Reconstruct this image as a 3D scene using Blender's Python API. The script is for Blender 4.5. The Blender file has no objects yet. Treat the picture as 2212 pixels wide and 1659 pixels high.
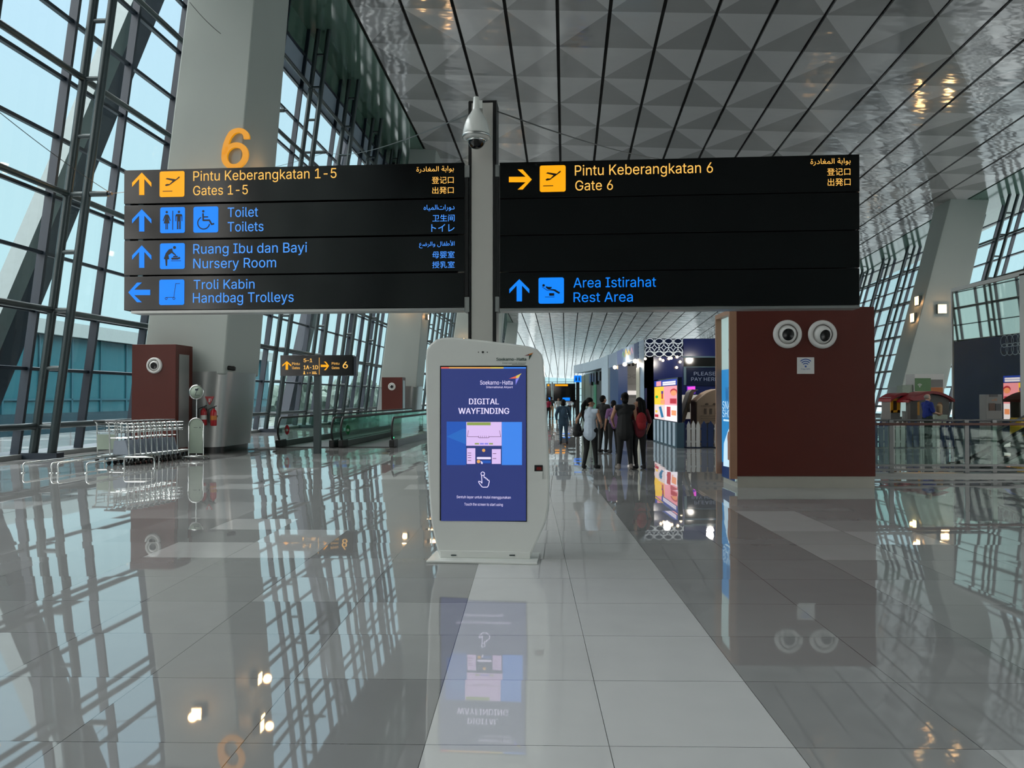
import bpy, bmesh, math, random, os
from math import sin, cos, pi, atan, tan, radians as R
from mathutils import Vector as V, Matrix
random.seed(7)
SC = bpy.context.scene
COL = SC.collection

# ------------------------------------------------------------------ camera
F = 1720.0          # focal length in pixels of the 2212 px wide frame
EYE = 1.55          # camera height
HOR = 859.0         # horizon row
PITCH = atan((HOR - 829.5) / F)
cd = bpy.data.cameras.new('camera')
cd.sensor_width = 36.0
cd.lens = F / 2212.0 * 36.0
cd.clip_end = 2000
cam = bpy.data.objects.new('camera', cd)
COL.objects.link(cam)
cam.location = (0, 0, EYE)
cam.rotation_euler = (pi / 2 + PITCH, 0, 0)
SC.camera = cam

EXPO = 0.7
KX = 2 ** -EXPO       # things that show their own light are dimmed by what the exposure adds

# ------------------------------------------------------------------ sky (overcast, brighter towards the zenith)
wd = bpy.data.worlds.new('overcast_sky')
SC.world = wd
wd.use_nodes = True
nt = wd.node_tree
bg = nt.nodes['Background']
tc = nt.nodes.new('ShaderNodeTexCoord')
sp = nt.nodes.new('ShaderNodeSeparateXYZ')
rp = nt.nodes.new('ShaderNodeValToRGB')
nt.links.new(tc.outputs['Generated'], sp.inputs[0])
nt.links.new(sp.outputs['Z'], rp.inputs[0])
mr = nt.nodes.new('ShaderNodeMapRange')      # the sun-side half of the sky, behind the camera, is brighter and whiter
mr.interpolation_type = 'SMOOTHSTEP'
mr.inputs['From Min'].default_value = .05
mr.inputs['From Max'].default_value = -.75
nt.links.new(sp.outputs['Y'], mr.inputs['Value'])
mx = nt.nodes.new('ShaderNodeMix')
mx.data_type = 'RGBA'
nt.links.new(mr.outputs[0], mx.inputs[0])
nt.links.new(rp.outputs[0], mx.inputs[6])
mx.inputs[7].default_value = (2.2, 2.1, 2.0, 1)
nt.links.new(mx.outputs[2], bg.inputs['Color'])
el = rp.color_ramp.elements
el[0].position = 0.0
el[0].color = (.56 * KX, .86 * KX, .92 * KX, 1)
el[1].position = 1.0
el[1].color = (9.0, 9.2, 9.2, 1)
for p_, c_ in ((.22, (.57 * KX, .86 * KX, .95 * KX, 1)), (.42, (.60 * KX, .87 * KX, 1.05 * KX, 1)), (.62, (6.0, 6.15, 6.1, 1))):
    e_ = el.new(p_)
    e_.color = c_
bg.inputs['Strength'].default_value = 1.0

# ------------------------------------------------------------------ exposure
SC.view_settings.view_transform = 'Standard'
SC.view_settings.look = 'None'
SC.view_settings.exposure = EXPO
SC.view_settings.gamma = 1.0
SC.view_settings.use_curve_mapping = False
try:
    SC.cycles.use_denoising = True
    SC.cycles.use_adaptive_sampling = True
    SC.cycles.adaptive_threshold = .04
    SC.cycles.adaptive_min_samples = 16
    SC.cycles.max_bounces = 6
    SC.cycles.diffuse_bounces = 4
    SC.cycles.glossy_bounces = 4
    SC.cycles.transmission_bounces = 4
    SC.cycles.transparent_max_bounces = 16
    SC.cycles.caustics_reflective = False
    SC.cycles.caustics_refractive = False
    SC.cycles.sample_clamp_indirect = 4.0
    SC.cycles.blur_glossy = 0.5
except Exception:
    pass

# ------------------------------------------------------------------ geometry of the place
C0 = V((0, 0, EYE))
def ray(x, y):
    """world direction seen at pixel x, y (only used to survey where things stand)"""
    a = (x - 1106.0) / F
    b = (829.5 - y) / F
    return V((a, cos(PITCH) - sin(PITCH) * b, sin(PITCH) + cos(PITCH) * b))
def ground(x, y, z=0.0):
    d = ray(x, y)
    return C0 + d * ((z - EYE) / d.z)
def at(x, y, Y):
    d = ray(x, y)
    return C0 + d * (Y / d.y)
YAW = atan((1222 - 1106) / F)        # direction of the hall
B = V((sin(YAW), cos(YAW), 0))       # along the hall
N = V((cos(YAW), -sin(YAW), 0))      # across the hall
def hall(s, t, z=0.0):
    return B * s + N * t + V((0, 0, z))
CN = V((.05326, .03184, 1.0))        # ceiling plane: CN.(p-C0) = CH
CH = 17.2
def ceil_z(p):
    return EYE + CH - CN.x * p.x - CN.y * p.y
D1 = V((.067196, .997114, -.035331))  # along the ceiling strips
E1 = V((.996323, -.068946, -.050872))  # across the ceiling strips
E_A, E_W = -9.885, 2.1717            # first strip joint and strip width

# ------------------------------------------------------------------ helpers
ROOTM = {}
def thing(name, label, cat, loc=(0, 0, 0), rz=0.0, group=None, kind=None):
    o = bpy.data.objects.new(name, None)
    o.empty_display_size = .2
    COL.objects.link(o)
    o.location = loc
    o.rotation_euler = (0, 0, rz)
    ROOTM[o] = Matrix.Translation(V(loc)) @ Matrix.Rotation(rz, 4, 'Z')
    tag(o, label, cat, group, kind)
    return o
def tag(o, label=None, cat=None, group=None, kind=None):
    if label: o['label'] = label
    if cat: o['category'] = cat
    if group: o['group'] = group
    if kind: o['kind'] = kind
    return o
KIDS = {}
def link_child(o, parent):
    o.parent = parent
    KIDS.setdefault(parent, []).append(o)
    ROOTM[o] = ROOTM[parent]
def copy_tree(o, parent=None):
    c = o.copy()
    COL.objects.link(c)
    if parent: c.parent = parent
    for k in KIDS.get(o, []):
        d = copy_tree(k, c)
        KIDS.setdefault(c, []).append(d)
    return c

class Fr:
    """a vertical (or tilted) working plane: u to the right, w up, d towards the viewer"""
    def __init__(s, O, ex, ez=(0, 0, 1)):
        s.O = V(O); s.ex = V(ex).normalized(); s.ez = V(ez).normalized(); s.n = s.ex.cross(s.ez)
    def p(s, u, w, d=0.0):
        return s.O + s.ex * u + s.ez * w + s.n * d
    def uv(s, x, y):
        dr = ray(x, y)
        t = s.n.dot(s.O - C0) / s.n.dot(dr)
        q = C0 + dr * t - s.O
        return (q.dot(s.ex), q.dot(s.ez))
    def P(s, pts):
        return [s.uv(*q) for q in pts]

def circ(cx, cy, r, n=24, a0=0.0, a1=2 * pi):
    full = abs(a1 - a0 - 2 * pi) < 1e-6
    m = n if full else n + 1
    return [(cx + r * cos(a0 + (a1 - a0) * i / n), cy + r * sin(a0 + (a1 - a0) * i / n)) for i in range(m)]
def rrect(u0, u1, w0, w1, r, n=5):
    p = []
    for cx, cy, a in ((u1 - r, w1 - r, 0), (u0 + r, w1 - r, pi / 2), (u0 + r, w0 + r, pi), (u1 - r, w0 + r, 1.5 * pi)):
        p += circ(cx, cy, r, n, a, a + pi / 2)
    return p

FONT = None
try:
    FONT = bpy.data.fonts.load(os.path.join(bpy.utils.resource_path('LOCAL'), 'datafiles', 'fonts', 'Inter.woff2'))
except Exception:
    FONT = None
TXT = {}
import numpy as np
from mathutils.geometry import delaunay_2d_cdt
def text_mesh(s, bold=0.0):
    """flat letters: outlines of a font filled contour by contour (so overlapping strokes stay filled)"""
    if s not in TXT:
        cu = bpy.data.curves.new('lettering', 'FONT')
        cu.body = s
        cu.size = 1.0
        cu.resolution_u = 3
        cu.fill_mode = 'NONE'
        if FONT and max(ord(c) for c in s) < 0x2100: cu.font = FONT
        o = bpy.data.objects.new('lettering', cu)
        COL.objects.link(o)
        bpy.context.view_layer.update()
        me = bpy.data.meshes.new_from_object(o.evaluated_get(bpy.context.evaluated_depsgraph_get()))
        nb = {}
        for e in me.edges:
            a, b = e.vertices
            nb.setdefault(a, []).append(b); nb.setdefault(b, []).append(a)
        P_ = [(v.co.x, v.co.y) for v in me.vertices]
        seen = set(); loops = []
        for a in range(len(P_)):
            if a in seen or a not in nb: continue
            lp = [a]; seen.add(a)
            nxt = [b for b in nb[a] if b == a + 1] or nb[a]
            cur = nxt[0]
            while cur not in seen:
                lp.append(cur); seen.add(cur)
                q = [b for b in nb[cur] if b not in seen]
                if not q: break
                cur = q[0]
            if len(lp) > 2: loops.append(lp)
        vs = [P_[k] for l in loops for k in l]
        ed = []; k = 0
        for l in loops:
            ed += [(k + i, k + (i + 1) % len(l)) for i in range(len(l))]; k += len(l)
        out = delaunay_2d_cdt([V((a, b)) for a, b in vs], ed, [], 0, 1e-5)
        vo, fo = out[0], out[2]
        A = np.array([vs[a] for a, b in ed]); Bq = np.array([vs[b] for a, b in ed])
        fs = []
        for f in fo:
            c = sum((vo[i] for i in f), V((0, 0))) / len(f)
            up_ = (A[:, 1] <= c.y) & (Bq[:, 1] > c.y); dn = (A[:, 1] > c.y) & (Bq[:, 1] <= c.y)
            cr = (Bq[:, 0] - A[:, 0]) * (c.y - A[:, 1]) - (c.x - A[:, 0]) * (Bq[:, 1] - A[:, 1])
            wn = int((up_ & (cr > 0)).sum()) - int((dn & (cr < 0)).sum())
            if wn: fs.append(tuple(f))
        vs = [(v.x, v.y) for v in vo]
        bpy.data.objects.remove(o)
        bpy.data.curves.remove(cu)
        bpy.data.meshes.remove(me)
        TXT[s] = (vs, fs)
    return TXT[s]

class MB:
    """collects shapes (world coordinates) for ONE mesh object"""
    def __init__(s):
        s.v = []; s.f = []; s.m = []; s.sm = []
    def add(s, vs, fs, m=0, smooth=False):
        k = len(s.v)
        s.v += [V(q) for q in vs]
        for f in fs:
            s.f.append([i + k for i in f]); s.m.append(m); s.sm.append(smooth)
        return s
    def hexa(s, a, b, m=0):
        """a, b: two quads (4 points each) joined"""
        return s.add(list(a) + list(b), [(3, 2, 1, 0), (4, 5, 6, 7), (0, 1, 5, 4), (1, 2, 6, 5), (2, 3, 7, 6), (3, 0, 4, 7)], m)
    def box(s, c, sz, m=0, ax=None):
        c = V(c); hx, hy, hz = [q / 2 for q in sz]
        X, Y, Z = ax if ax else (V((1, 0, 0)), V((0, 1, 0)), V((0, 0, 1)))
        q = lambda i, j, k: c + X * hx * i + Y * hy * j + Z * hz * k
        return s.hexa([q(-1, -1, -1), q(1, -1, -1), q(1, 1, -1), q(-1, 1, -1)], [q(-1, -1, 1), q(1, -1, 1), q(1, 1, 1), q(-1, 1, 1)], m)
    def fbox(s, fr, u0, u1, w0, w1, d0, d1, m=0):
        return s.hexa([fr.p(u0, w0, d0), fr.p(u1, w0, d0), fr.p(u1, w1, d0), fr.p(u0, w1, d0)],
                      [fr.p(u0, w0, d1), fr.p(u1, w0, d1), fr.p(u1, w1, d1), fr.p(u0, w1, d1)], m)
    def tube(s, pts, r, n=8, m=0, cap=True, r2=None):
        pts = [V(q) for q in pts]
        L = len(pts)
        rings = []
        prev = None
        for i, q in enumerate(pts):
            t = (pts[min(i + 1, L - 1)] - pts[max(i - 1, 0)]).normalized()
            if prev is None:
                a = V((0, 0, 1)) if abs(t.z) < .9 else V((1, 0, 0))
                x = t.cross(a).normalized()
            else:
                x = (prev - t * prev.dot(t)).normalized()
            prev = x
            y = t.cross(x)
            rr = r if r2 is None else r + (r2 - r) * i / max(1, L - 1)
            if isinstance(r, (list, tuple)): rr = r[i]
            rings.append([q + x * rr * cos(2 * pi * k / n) + y * rr * sin(2 * pi * k / n) for k in range(n)])
        vs = [p for g in rings for p in g]
        fs = [(i * n + k, i * n + (k + 1) % n, (i + 1) * n + (k + 1) % n, (i + 1) * n + k) for i in range(L - 1) for k in range(n)]
        s.add(vs, fs, m, n > 6)
        if cap:
            s.add(rings[0], [tuple(range(n - 1, -1, -1))], m)
            s.add(rings[-1], [tuple(range(n))], m)
        return s
    def lathe(s, c, axis, prof, n=24, m=0, smooth=True):
        """prof: (radius, distance along axis)"""
        c = V(c); t = V(axis).normalized()
        a = V((0, 0, 1)) if abs(t.z) < .9 else V((1, 0, 0))
        x = t.cross(a).normalized(); y = t.cross(x)
        vs = []
        for r, h in prof:
            for k in range(n):
                vs.append(c + t * h + x * r * cos(2 * pi * k / n) + y * r * sin(2 * pi * k / n))
        fs = [(i * n + k, i * n + (k + 1) % n, (i + 1) * n + (k + 1) % n, (i + 1) * n + k) for i in range(len(prof) - 1) for k in range(n)]
        return s.add(vs, fs, m, smooth)
    def extr(s, fr, pts, d0, d1, m=0):
        n = len(pts)
        a = [fr.p(u, w, d0) for u, w in pts]; b = [fr.p(u, w, d1) for u, w in pts]
        s.add(a + b, [tuple(range(n))[::-1], tuple(range(n, 2 * n))] + [(i, (i + 1) % n, n + (i + 1) % n, n + i) for i in range(n)], m)
        return s
    def poly(s, fr, pts, d=0.0, m=0):
        return s.add([fr.p(u, w, d) for u, w in pts], [tuple(range(len(pts)))], m)
    def rect(s, fr, u0, u1, w0, w1, d=0.0, m=0):
        return s.poly(fr, [(u0, w0), (u1, w0), (u1, w1), (u0, w1)], d, m)
    def stroke(s, fr, pts, w, d=0.0, m=0, closed=False, joints=True):
        q = [V((a, b, 0)) for a, b in pts]
        if closed: q.append(q[0])
        for a, b in zip(q, q[1:]):
            t = (b - a)
            if t.length < 1e-9: continue
            t.normalize()
            k = V((-t.y, t.x, 0)) * w / 2
            s.poly(fr, [(x.x, x.y) for x in (a - k, b - k, b + k, a + k)], d, m)
        if joints:
            for i, a in enumerate(q): s.poly(fr, circ(a.x, a.y, w / 2, 10), d + .00005 * (i + 1), m)
        return s
    def text(s, fr, t, u0, u1, w0, w1, d=0.0, m=0, ink=False, bold=0.0):
        """letters fitted between u0..u1; w0 baseline and w1 cap line (or the inked extent)"""
        vs, fs = text_mesh(t, bold)
        x0 = min(v[0] for v in vs); x1 = max(v[0] for v in vs)
        if ink:
            y0 = min(v[1] for v in vs); y1 = max(v[1] for v in vs)
        else:
            y0 = 0.0; y1 = max(v[1] for v in text_mesh('H', bold)[0])
        return s.add([fr.p(u0 + (v[0] - x0) / (x1 - x0) * (u1 - u0), w0 + (v[1] - y0) / (y1 - y0) * (w1 - w0), d) for v in vs], fs, m)
    def textpx(s, fr, t, xl, xr, yt, yb, d=0.0, m=0, ink=False, bold=0.0):
        u0, w0 = fr.uv(xl, yb); u1, _ = fr.uv(xr, yb); _, w1 = fr.uv(xl, yt)
        return s.text(fr, t, u0, u1, w0, w1, d, m, ink, bold)

def part(name, mb, mats, parent=None, label=None, recalc=True, bevel=0.0, subsurf=0):
    me = bpy.data.meshes.new(name)
    M = ROOTM[parent].inverted() if parent is not None else Matrix()
    me.from_pydata([M @ q for q in mb.v], [], mb.f)
    for i, p in enumerate(me.polygons):
        p.material_index = mb.m[i]; p.use_smooth = mb.sm[i]
    if recalc:
        bm = bmesh.new(); bm.from_mesh(me)
        bmesh.ops.recalc_face_normals(bm, faces=bm.faces)
        bm.to_mesh(me); bm.free()
    for mt in (mats if isinstance(mats, (list, tuple)) else [mats]): me.materials.append(mt)
    o = bpy.data.objects.new(name, me)
    COL.objects.link(o)
    if parent is not None: link_child(o, parent)
    else: ROOTM[o] = Matrix()
    if label: o['label'] = label
    if bevel:
        md = o.modifiers.new('bevel', 'BEVEL'); md.width = bevel; md.segments = 2; md.limit_method = 'ANGLE'
    if subsurf:
        md = o.modifiers.new('smooth', 'SUBSURF'); md.levels = subsurf; md.render_levels = subsurf
    me.update()
    return o

def letters(parent, mat, fr, lines, d, name='lettering', px=True):
    """every line of writing is a part of its own: (text, x left, x right, y cap, y base[, inked])"""
    for ln in lines:
        g = MB()
        b = ln[6] if len(ln) > 6 else 0
        for k in ((-b, 0, b) if b else (0,)):
            g.textpx(fr, ln[0], ln[1] + k, ln[2] + k, ln[3], ln[4], d=d + k * .0004, ink=len(ln) > 5 and bool(ln[5]))
        part(name, g, mat, parent, recalc=False)

# ------------------------------------------------------------------ materials
def lin(c):
    return tuple(((x / 255) / 12.92 if x / 255 <= .04045 else ((x / 255 + .055) / 1.055) ** 2.4) for x in c)
def pm(name, rgb, rough=.5, metal=0.0, var=.08, scale=6.0, ior=1.5, emit=0.0, bump=0.0, spec=.5):
    """procedural surface: colour with a soft noise; emit > 0 for things that give off light"""
    m = bpy.data.materials.new(name)
    m.use_nodes = True
    t = m.node_tree
    b = t.nodes['Principled BSDF']
    c = lin(rgb)
    b.inputs['Roughness'].default_value = rough
    b.inputs['Metallic'].default_value = metal
    b.inputs['IOR'].default_value = ior
    b.inputs['Specular IOR Level'].default_value = spec
    if emit > 0:
        b.inputs['Base Color'].default_value = (*[q * .3 for q in c], 1)
        b.inputs['Emission Color'].default_value = (*c, 1)
        b.inputs['Emission Strength'].default_value = emit * KX
    else:
        x = t.nodes.new('ShaderNodeTexCoord')
        n = t.nodes.new('ShaderNodeTexNoise')
        n.inputs['Scale'].default_value = scale
        n.inputs['Detail'].default_value = 3
        r = t.nodes.new('ShaderNodeMapRange')
        r.inputs['To Min'].default_value = 1 - var
        r.inputs['To Max'].default_value = 1 + var
        k = t.nodes.new('ShaderNodeVectorMath'); k.operation = 'SCALE'
        k.inputs[0].default_value = c
        t.links.new(x.outputs['Object'], n.inputs['Vector'])
        t.links.new(n.outputs['Fac'], r.inputs['Value'])
        t.links.new(r.outputs[0], k.inputs['Scale'])
        t.links.new(k.outputs[0], b.inputs['Base Color'])
        if bump:
            bp = t.nodes.new('ShaderNodeBump')
            bp.inputs['Strength'].default_value = bump
            bp.inputs['Distance'].default_value = .02
            t.links.new(n.outputs['Fac'], bp.inputs['Height'])
            t.links.new(bp.outputs[0], b.inputs['Normal'])
    return m
def glass(name, tint, refl=.08, rough=.02, density=1.0):
    """thin sheet glass: see-through with a sky-catching gloss"""
    m = bpy.data.materials.new(name)
    m.use_nodes = True
    t = m.node_tree
    t.nodes.clear()
    o = t.nodes.new('ShaderNodeOutputMaterial')
    tr = t.nodes.new('ShaderNodeBsdfTransparent'); tr.inputs[0].default_value = (*tint, 1)
    gl = t.nodes.new('ShaderNodeBsdfGlossy'); gl.inputs['Roughness'].default_value = rough
    gl.inputs[0].default_value = (.9, .95, .95, 1)
    lw = t.nodes.new('ShaderNodeLayerWeight'); lw.inputs['Blend'].default_value = .25
    mp = t.nodes.new('ShaderNodeMapRange'); mp.inputs['To Min'].default_value = refl * .5; mp.inputs['To Max'].default_value = min(.8, refl * 5)
    mx = t.nodes.new('ShaderNodeMixShader')
    t.links.new(lw.outputs['Fresnel'], mp.inputs['Value'])
    t.links.new(mp.outputs[0], mx.inputs[0])
    t.links.new(tr.outputs[0], mx.inputs[1])
    t.links.new(gl.outputs[0], mx.inputs[2])
    t.links.new(mx.outputs[0], o.inputs[0])
    return m

def mk(t, kind, **kw):
    n = t.nodes.new(kind)
    for k, v in kw.items():
        if k == 'op': n.operation = v
        elif k.startswith('i'): n.inputs[int(k[1:])].default_value = v
    return n
def math_(t, op, a, b=None):
    n = t.nodes.new('ShaderNodeMath'); n.operation = op
    for i, q in enumerate((a, b)):
        if q is None: continue
        if op == 'COMPARE': n.inputs[2].default_value = .3
        if isinstance(q, (int, float)): n.inputs[i].default_value = q
        else: t.links.new(q, n.inputs[i])
    return n.outputs[0]

TILE = .8215
FLOOR_YAW = atan((1139 - 1106) / F)
def floor_material():
    m = bpy.data.materials.new('polished_floor_tiles'); m.use_nodes = True
    t = m.node_tree; b = t.nodes['Principled BSDF']
    x = t.nodes.new('ShaderNodeTexCoord'); s = t.nodes.new('ShaderNodeSeparateXYZ')
    t.links.new(x.outputs['Object'], s.inputs[0])
    u = math_(t, 'DIVIDE', s.outputs['X'], TILE); v = math_(t, 'DIVIDE', s.outputs['Y'], TILE)
    fu = math_(t, 'FLOOR', u); fv = math_(t, 'FLOOR', v)
    cb = t.nodes.new('ShaderNodeCombineXYZ')
    t.links.new(fu, cb.inputs[0]); t.links.new(fv, cb.inputs[1])
    wn = t.nodes.new('ShaderNodeTexWhiteNoise'); wn.noise_dimensions = '2D'
    t.links.new(cb.outputs[0], wn.inputs['Vector'])
    # light runway of two tile columns, grey columns beside it, single lighter tiles laid among them
    run = math_(t, 'MULTIPLY', math_(t, 'GREATER_THAN', fu, -.5), math_(t, 'LESS_THAN', fu, 1.5))
    tone = math_(t, 'ADD', .235, math_(t, 'MULTIPLY', run, .30))
    tone = math_(t, 'ADD', tone, math_(t, 'MULTIPLY', math_(t, 'GREATER_THAN', fu, 3.5), .075))
    tone = math_(t, 'ADD', tone, math_(t, 'MULTIPLY', math_(t, 'GREATER_THAN', fu, 1.5), .03))
    tone = math_(t, 'ADD', tone, math_(t, 'MULTIPLY', math_(t, 'SUBTRACT', wn.outputs['Value'], .5), .035))
    farr = math_(t, 'MULTIPLY', math_(t, 'GREATER_THAN', fv, 15.5), math_(t, 'GREATER_THAN', wn.outputs['Value'], .82))
    tone = math_(t, 'ADD', tone, math_(t, 'MULTIPLY', farr, .14))
    for cells, dv in (([(-4, 5), (-3, 5), (-3, 6), (-4, 7), (-6, 12), (-7, 14), (-2, 12), (-3, 14), (4, 7), (4, 8), (5, 6), (3, -1), (2, 13), (-9, 9)], .17),
                      ([(-2, 3), (-2, 4), (-1, 1), (-1, 2), (-5, 8), (-5, 9), (4, 5), (4, 6), (2, 11), (3, 12), (5, 7), (-8, 11)], .075), ([(3, 10), (3, 9), (4, 11), (5, 10), (-5, 6), (-6, 7)], -.05)):
        for a, b_ in cells:
            hit = math_(t, 'MULTIPLY', math_(t, 'COMPARE', fu, float(a)), math_(t, 'COMPARE', fv, float(b_)))
            tone = math_(t, 'ADD', tone, math_(t, 'MULTIPLY', hit, dv))
    ns = t.nodes.new('ShaderNodeTexNoise'); ns.inputs['Scale'].default_value = 3.0; ns.inputs['Detail'].default_value = 6
    t.links.new(x.outputs['Object'], ns.inputs['Vector'])
    tone = math_(t, 'MULTIPLY', tone, math_(t, 'ADD', .94, math_(t, 'MULTIPLY', ns.outputs['Fac'], .12)))
    # joints
    gu = math_(t, 'ABSOLUTE', math_(t, 'SUBTRACT', math_(t, 'FRACT', u), .5))
    gv = math_(t, 'ABSOLUTE', math_(t, 'SUBTRACT', math_(t, 'FRACT', v), .5))
    jn = math_(t, 'GREATER_THAN', math_(t, 'MAXIMUM', gu, gv), .5 - .0019 / TILE)
    tone = math_(t, 'MULTIPLY', tone, math_(t, 'SUBTRACT', 1.0, math_(t, 'MULTIPLY', jn, .85)))
    cc = t.nodes.new('ShaderNodeCombineXYZ')
    t.links.new(tone, cc.inputs[0]); t.links.new(math_(t, 'MULTIPLY', tone, 1.005), cc.inputs[1]); t.links.new(math_(t, 'MULTIPLY', tone, .99), cc.inputs[2])
    t.links.new(cc.outputs[0], b.inputs['Base Color'])
    b.inputs['Roughness'].default_value = .02
    b.inputs['IOR'].default_value = 2.15
    # every tile lies at its own slight tilt
    sc = t.nodes.new('ShaderNodeVectorMath'); sc.operation = 'SUBTRACT'; sc.inputs[1].default_value = (.5, .5, .5)
    t.links.new(wn.outputs['Color'], sc.inputs[0])
    sm = t.nodes.new('ShaderNodeVectorMath'); sm.operation = 'SCALE'; sm.inputs['Scale'].default_value = .010
    t.links.new(sc.outputs[0], sm.inputs[0])
    ge = t.nodes.new('ShaderNodeNewGeometry')
    ad = t.nodes.new('ShaderNodeVectorMath'); ad.operation = 'ADD'
    t.links.new(ge.outputs['Normal'], ad.inputs[0]); t.links.new(sm.outputs[0], ad.inputs[1])
    nm = t.nodes.new('ShaderNodeVectorMath'); nm.operation = 'NORMALIZE'
    t.links.new(ad.outputs[0], nm.inputs[0]); t.links.new(nm.outputs[0], b.inputs['Normal'])
    return m
def ceiling_material():
    """glossy sheet-metal strips printed with two-tone triangles; local x across, y along the strips"""
    m = bpy.data.materials.new('triangle_ceiling_panels'); m.use_nodes = True
    t = m.node_tree; b = t.nodes['Principled BSDF']
    x = t.nodes.new('ShaderNodeTexCoord'); s = t.nodes.new('ShaderNodeSeparateXYZ')
    t.links.new(x.outputs['Object'], s.inputs[0])
    u = math_(t, 'DIVIDE', math_(t, 'SUBTRACT', s.outputs['X'], E_A), E_W)
    v = math_(t, 'DIVIDE', math_(t, 'SUBTRACT', s.outputs['Y'], 35.4), 3.17)
    j = math_(t, 'FLOOR', v); f = math_(t, 'FRACT', v)
    par = math_(t, 'PINGPONG', j, 1.0)
    d = math_(t, 'PINGPONG', u, 1.0)
    d = math_(t, 'ABSOLUTE', math_(t, 'SUBTRACT', d, par))
    dk = math_(t, 'LESS_THAN', d, f)
    tone = math_(t, 'SUBTRACT', .42, math_(t, 'MULTIPLY', dk, .17))
    # thin seams at the rows
    sm = math_(t, 'GREATER_THAN', math_(t, 'ABSOLUTE', math_(t, 'SUBTRACT', f, .5)), .497)
    tone = math_(t, 'SUBTRACT', tone, math_(t, 'MULTIPLY', sm, .04))
    cc = t.nodes.new('ShaderNodeCombineXYZ')
    for i in range(3): t.links.new(tone, cc.inputs[i])
    t.links.new(cc.outputs[0], b.inputs['Base Color'])
    b.inputs['Roughness'].default_value = .08
    b.inputs['IOR'].default_value = 1.9
    # waviness of the sheet
    mp = t.nodes.new('ShaderNodeMapping'); mp.inputs['Scale'].default_value = (.45, .8, .5)
    t.links.new(x.outputs['Object'], mp.inputs[0])
    ns = t.nodes.new('ShaderNodeTexNoise'); ns.inputs['Scale'].default_value = 1.0; ns.inputs['Detail'].default_value = 2
    t.links.new(mp.outputs[0], ns.inputs['Vector'])
    bp = t.nodes.new('ShaderNodeBump'); bp.inputs['Strength'].default_value = .6; bp.inputs['Distance'].default_value = .07
    t.links.new(ns.outputs['Fac'], bp.inputs['Height']); t.links.new(bp.outputs[0], b.inputs['Normal'])
    return m

M = {}
M['floor'] = floor_material()
M['ceiling'] = ceiling_material()
M['black_gap'] = pm('black_gap', (6, 6, 6), .8)
M['soffit'] = pm('glossy_soffit', (84, 112, 100), .10, ior=1.7, var=.03)
M['steel'] = pm('painted_steel', (50, 62, 64), .35, .3, var=.05)
M['steel_dark'] = pm('dark_mullion', (32, 44, 56), .4, .2, var=.05)
M['pillar'] = pm('pillar_paint', (158, 166, 161), .5, var=.03, scale=1)
M['cladding'] = pm('satin_cladding', (150, 152, 150), .28, .5, var=.03)
M['plinth'] = pm('black_plinth', (14, 14, 14), .3)
M['window_glass'] = glass('facade_glass', (.94, .97, .97), .05)
M['spandrel'] = pm('grey_spandrel', (150, 165, 180), .3, var=.03)
M['stainless'] = pm('stainless_steel', (205, 202, 196), .25, .45, var=.04)
M['stainless_dull'] = pm('brushed_steel', (160, 162, 160), .35, .9, var=.05)
M['black'] = pm('black_paint', (14, 14, 15), .35, var=.1)
M['black_gloss'] = pm('black_acrylic', (10, 10, 11), .12, var=.05)
M['white'] = pm('white_lacquer', (205, 208, 204), .18, var=.02)
M['white_matt'] = pm('white_paint', (215, 215, 212), .5, var=.03)
M['maroon'] = pm('maroon_laminate', (84, 33, 25), .4, var=.06, scale=2, spec=.3)
M['tan'] = pm('tan_wood_edge', (150, 112, 88), .45, var=.1)
M['orange_lit'] = pm('lit_orange', (255, 166, 0), emit=1.0)
M['orange_pale'] = pm('lit_pale_orange', (255, 190, 90), emit=1.0)
M['blue_lit'] = pm('lit_blue', (0, 128, 255), emit=1.0)
M['blue_letter'] = pm('lit_pale_blue', (70, 150, 255), emit=1.0)
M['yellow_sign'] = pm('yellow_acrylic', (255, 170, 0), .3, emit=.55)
M['lamp'] = pm('warm_lamp', (255, 214, 150), emit=14.0)
M['lamp_cool'] = pm('cool_lamp', (255, 250, 240), emit=8.0)
M['chrome'] = pm('chrome', (205, 208, 206), .12, 1.0, var=.03)
M['rail_glass'] = glass('green_rail_glass', (.80, .91, .86), .07)
M['rubber'] = pm('black_rubber', (16, 18, 18), .5)

# ================================================================== THE SETTING
# ---- floor
fm = MB()
fm.add([(-260, -30, 0), (260, -30, 0), (260, 330, 0), (-260, 330, 0)], [(0, 1, 2, 3)])
me_floor_yaw = -FLOOR_YAW
flo = bpy.data.objects.new('floor', bpy.data.meshes.new('floor'))
# joint origin: the crossing of the two joints left of the camera axis
pj = ground(918.0, 1608.5)
fx = V((cos(FLOOR_YAW), -sin(FLOOR_YAW), 0)); fy = V((sin(FLOOR_YAW), cos(FLOOR_YAW), 0))
flo.data.from_pydata([(-20, -40, 0), (40, -40, 0), (40, 300, 0), (-20, 300, 0)], [], [(0, 1, 2, 3)])
flo.data.materials.append(M['floor'])
flo.location = pj; flo.location.z = 0
flo.rotation_euler = (0, 0, -FLOOR_YAW)
COL.objects.link(flo)
tag(flo, 'glossy grey tiled floor with a light runway of two tile columns', 'floor', kind='structure')

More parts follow.
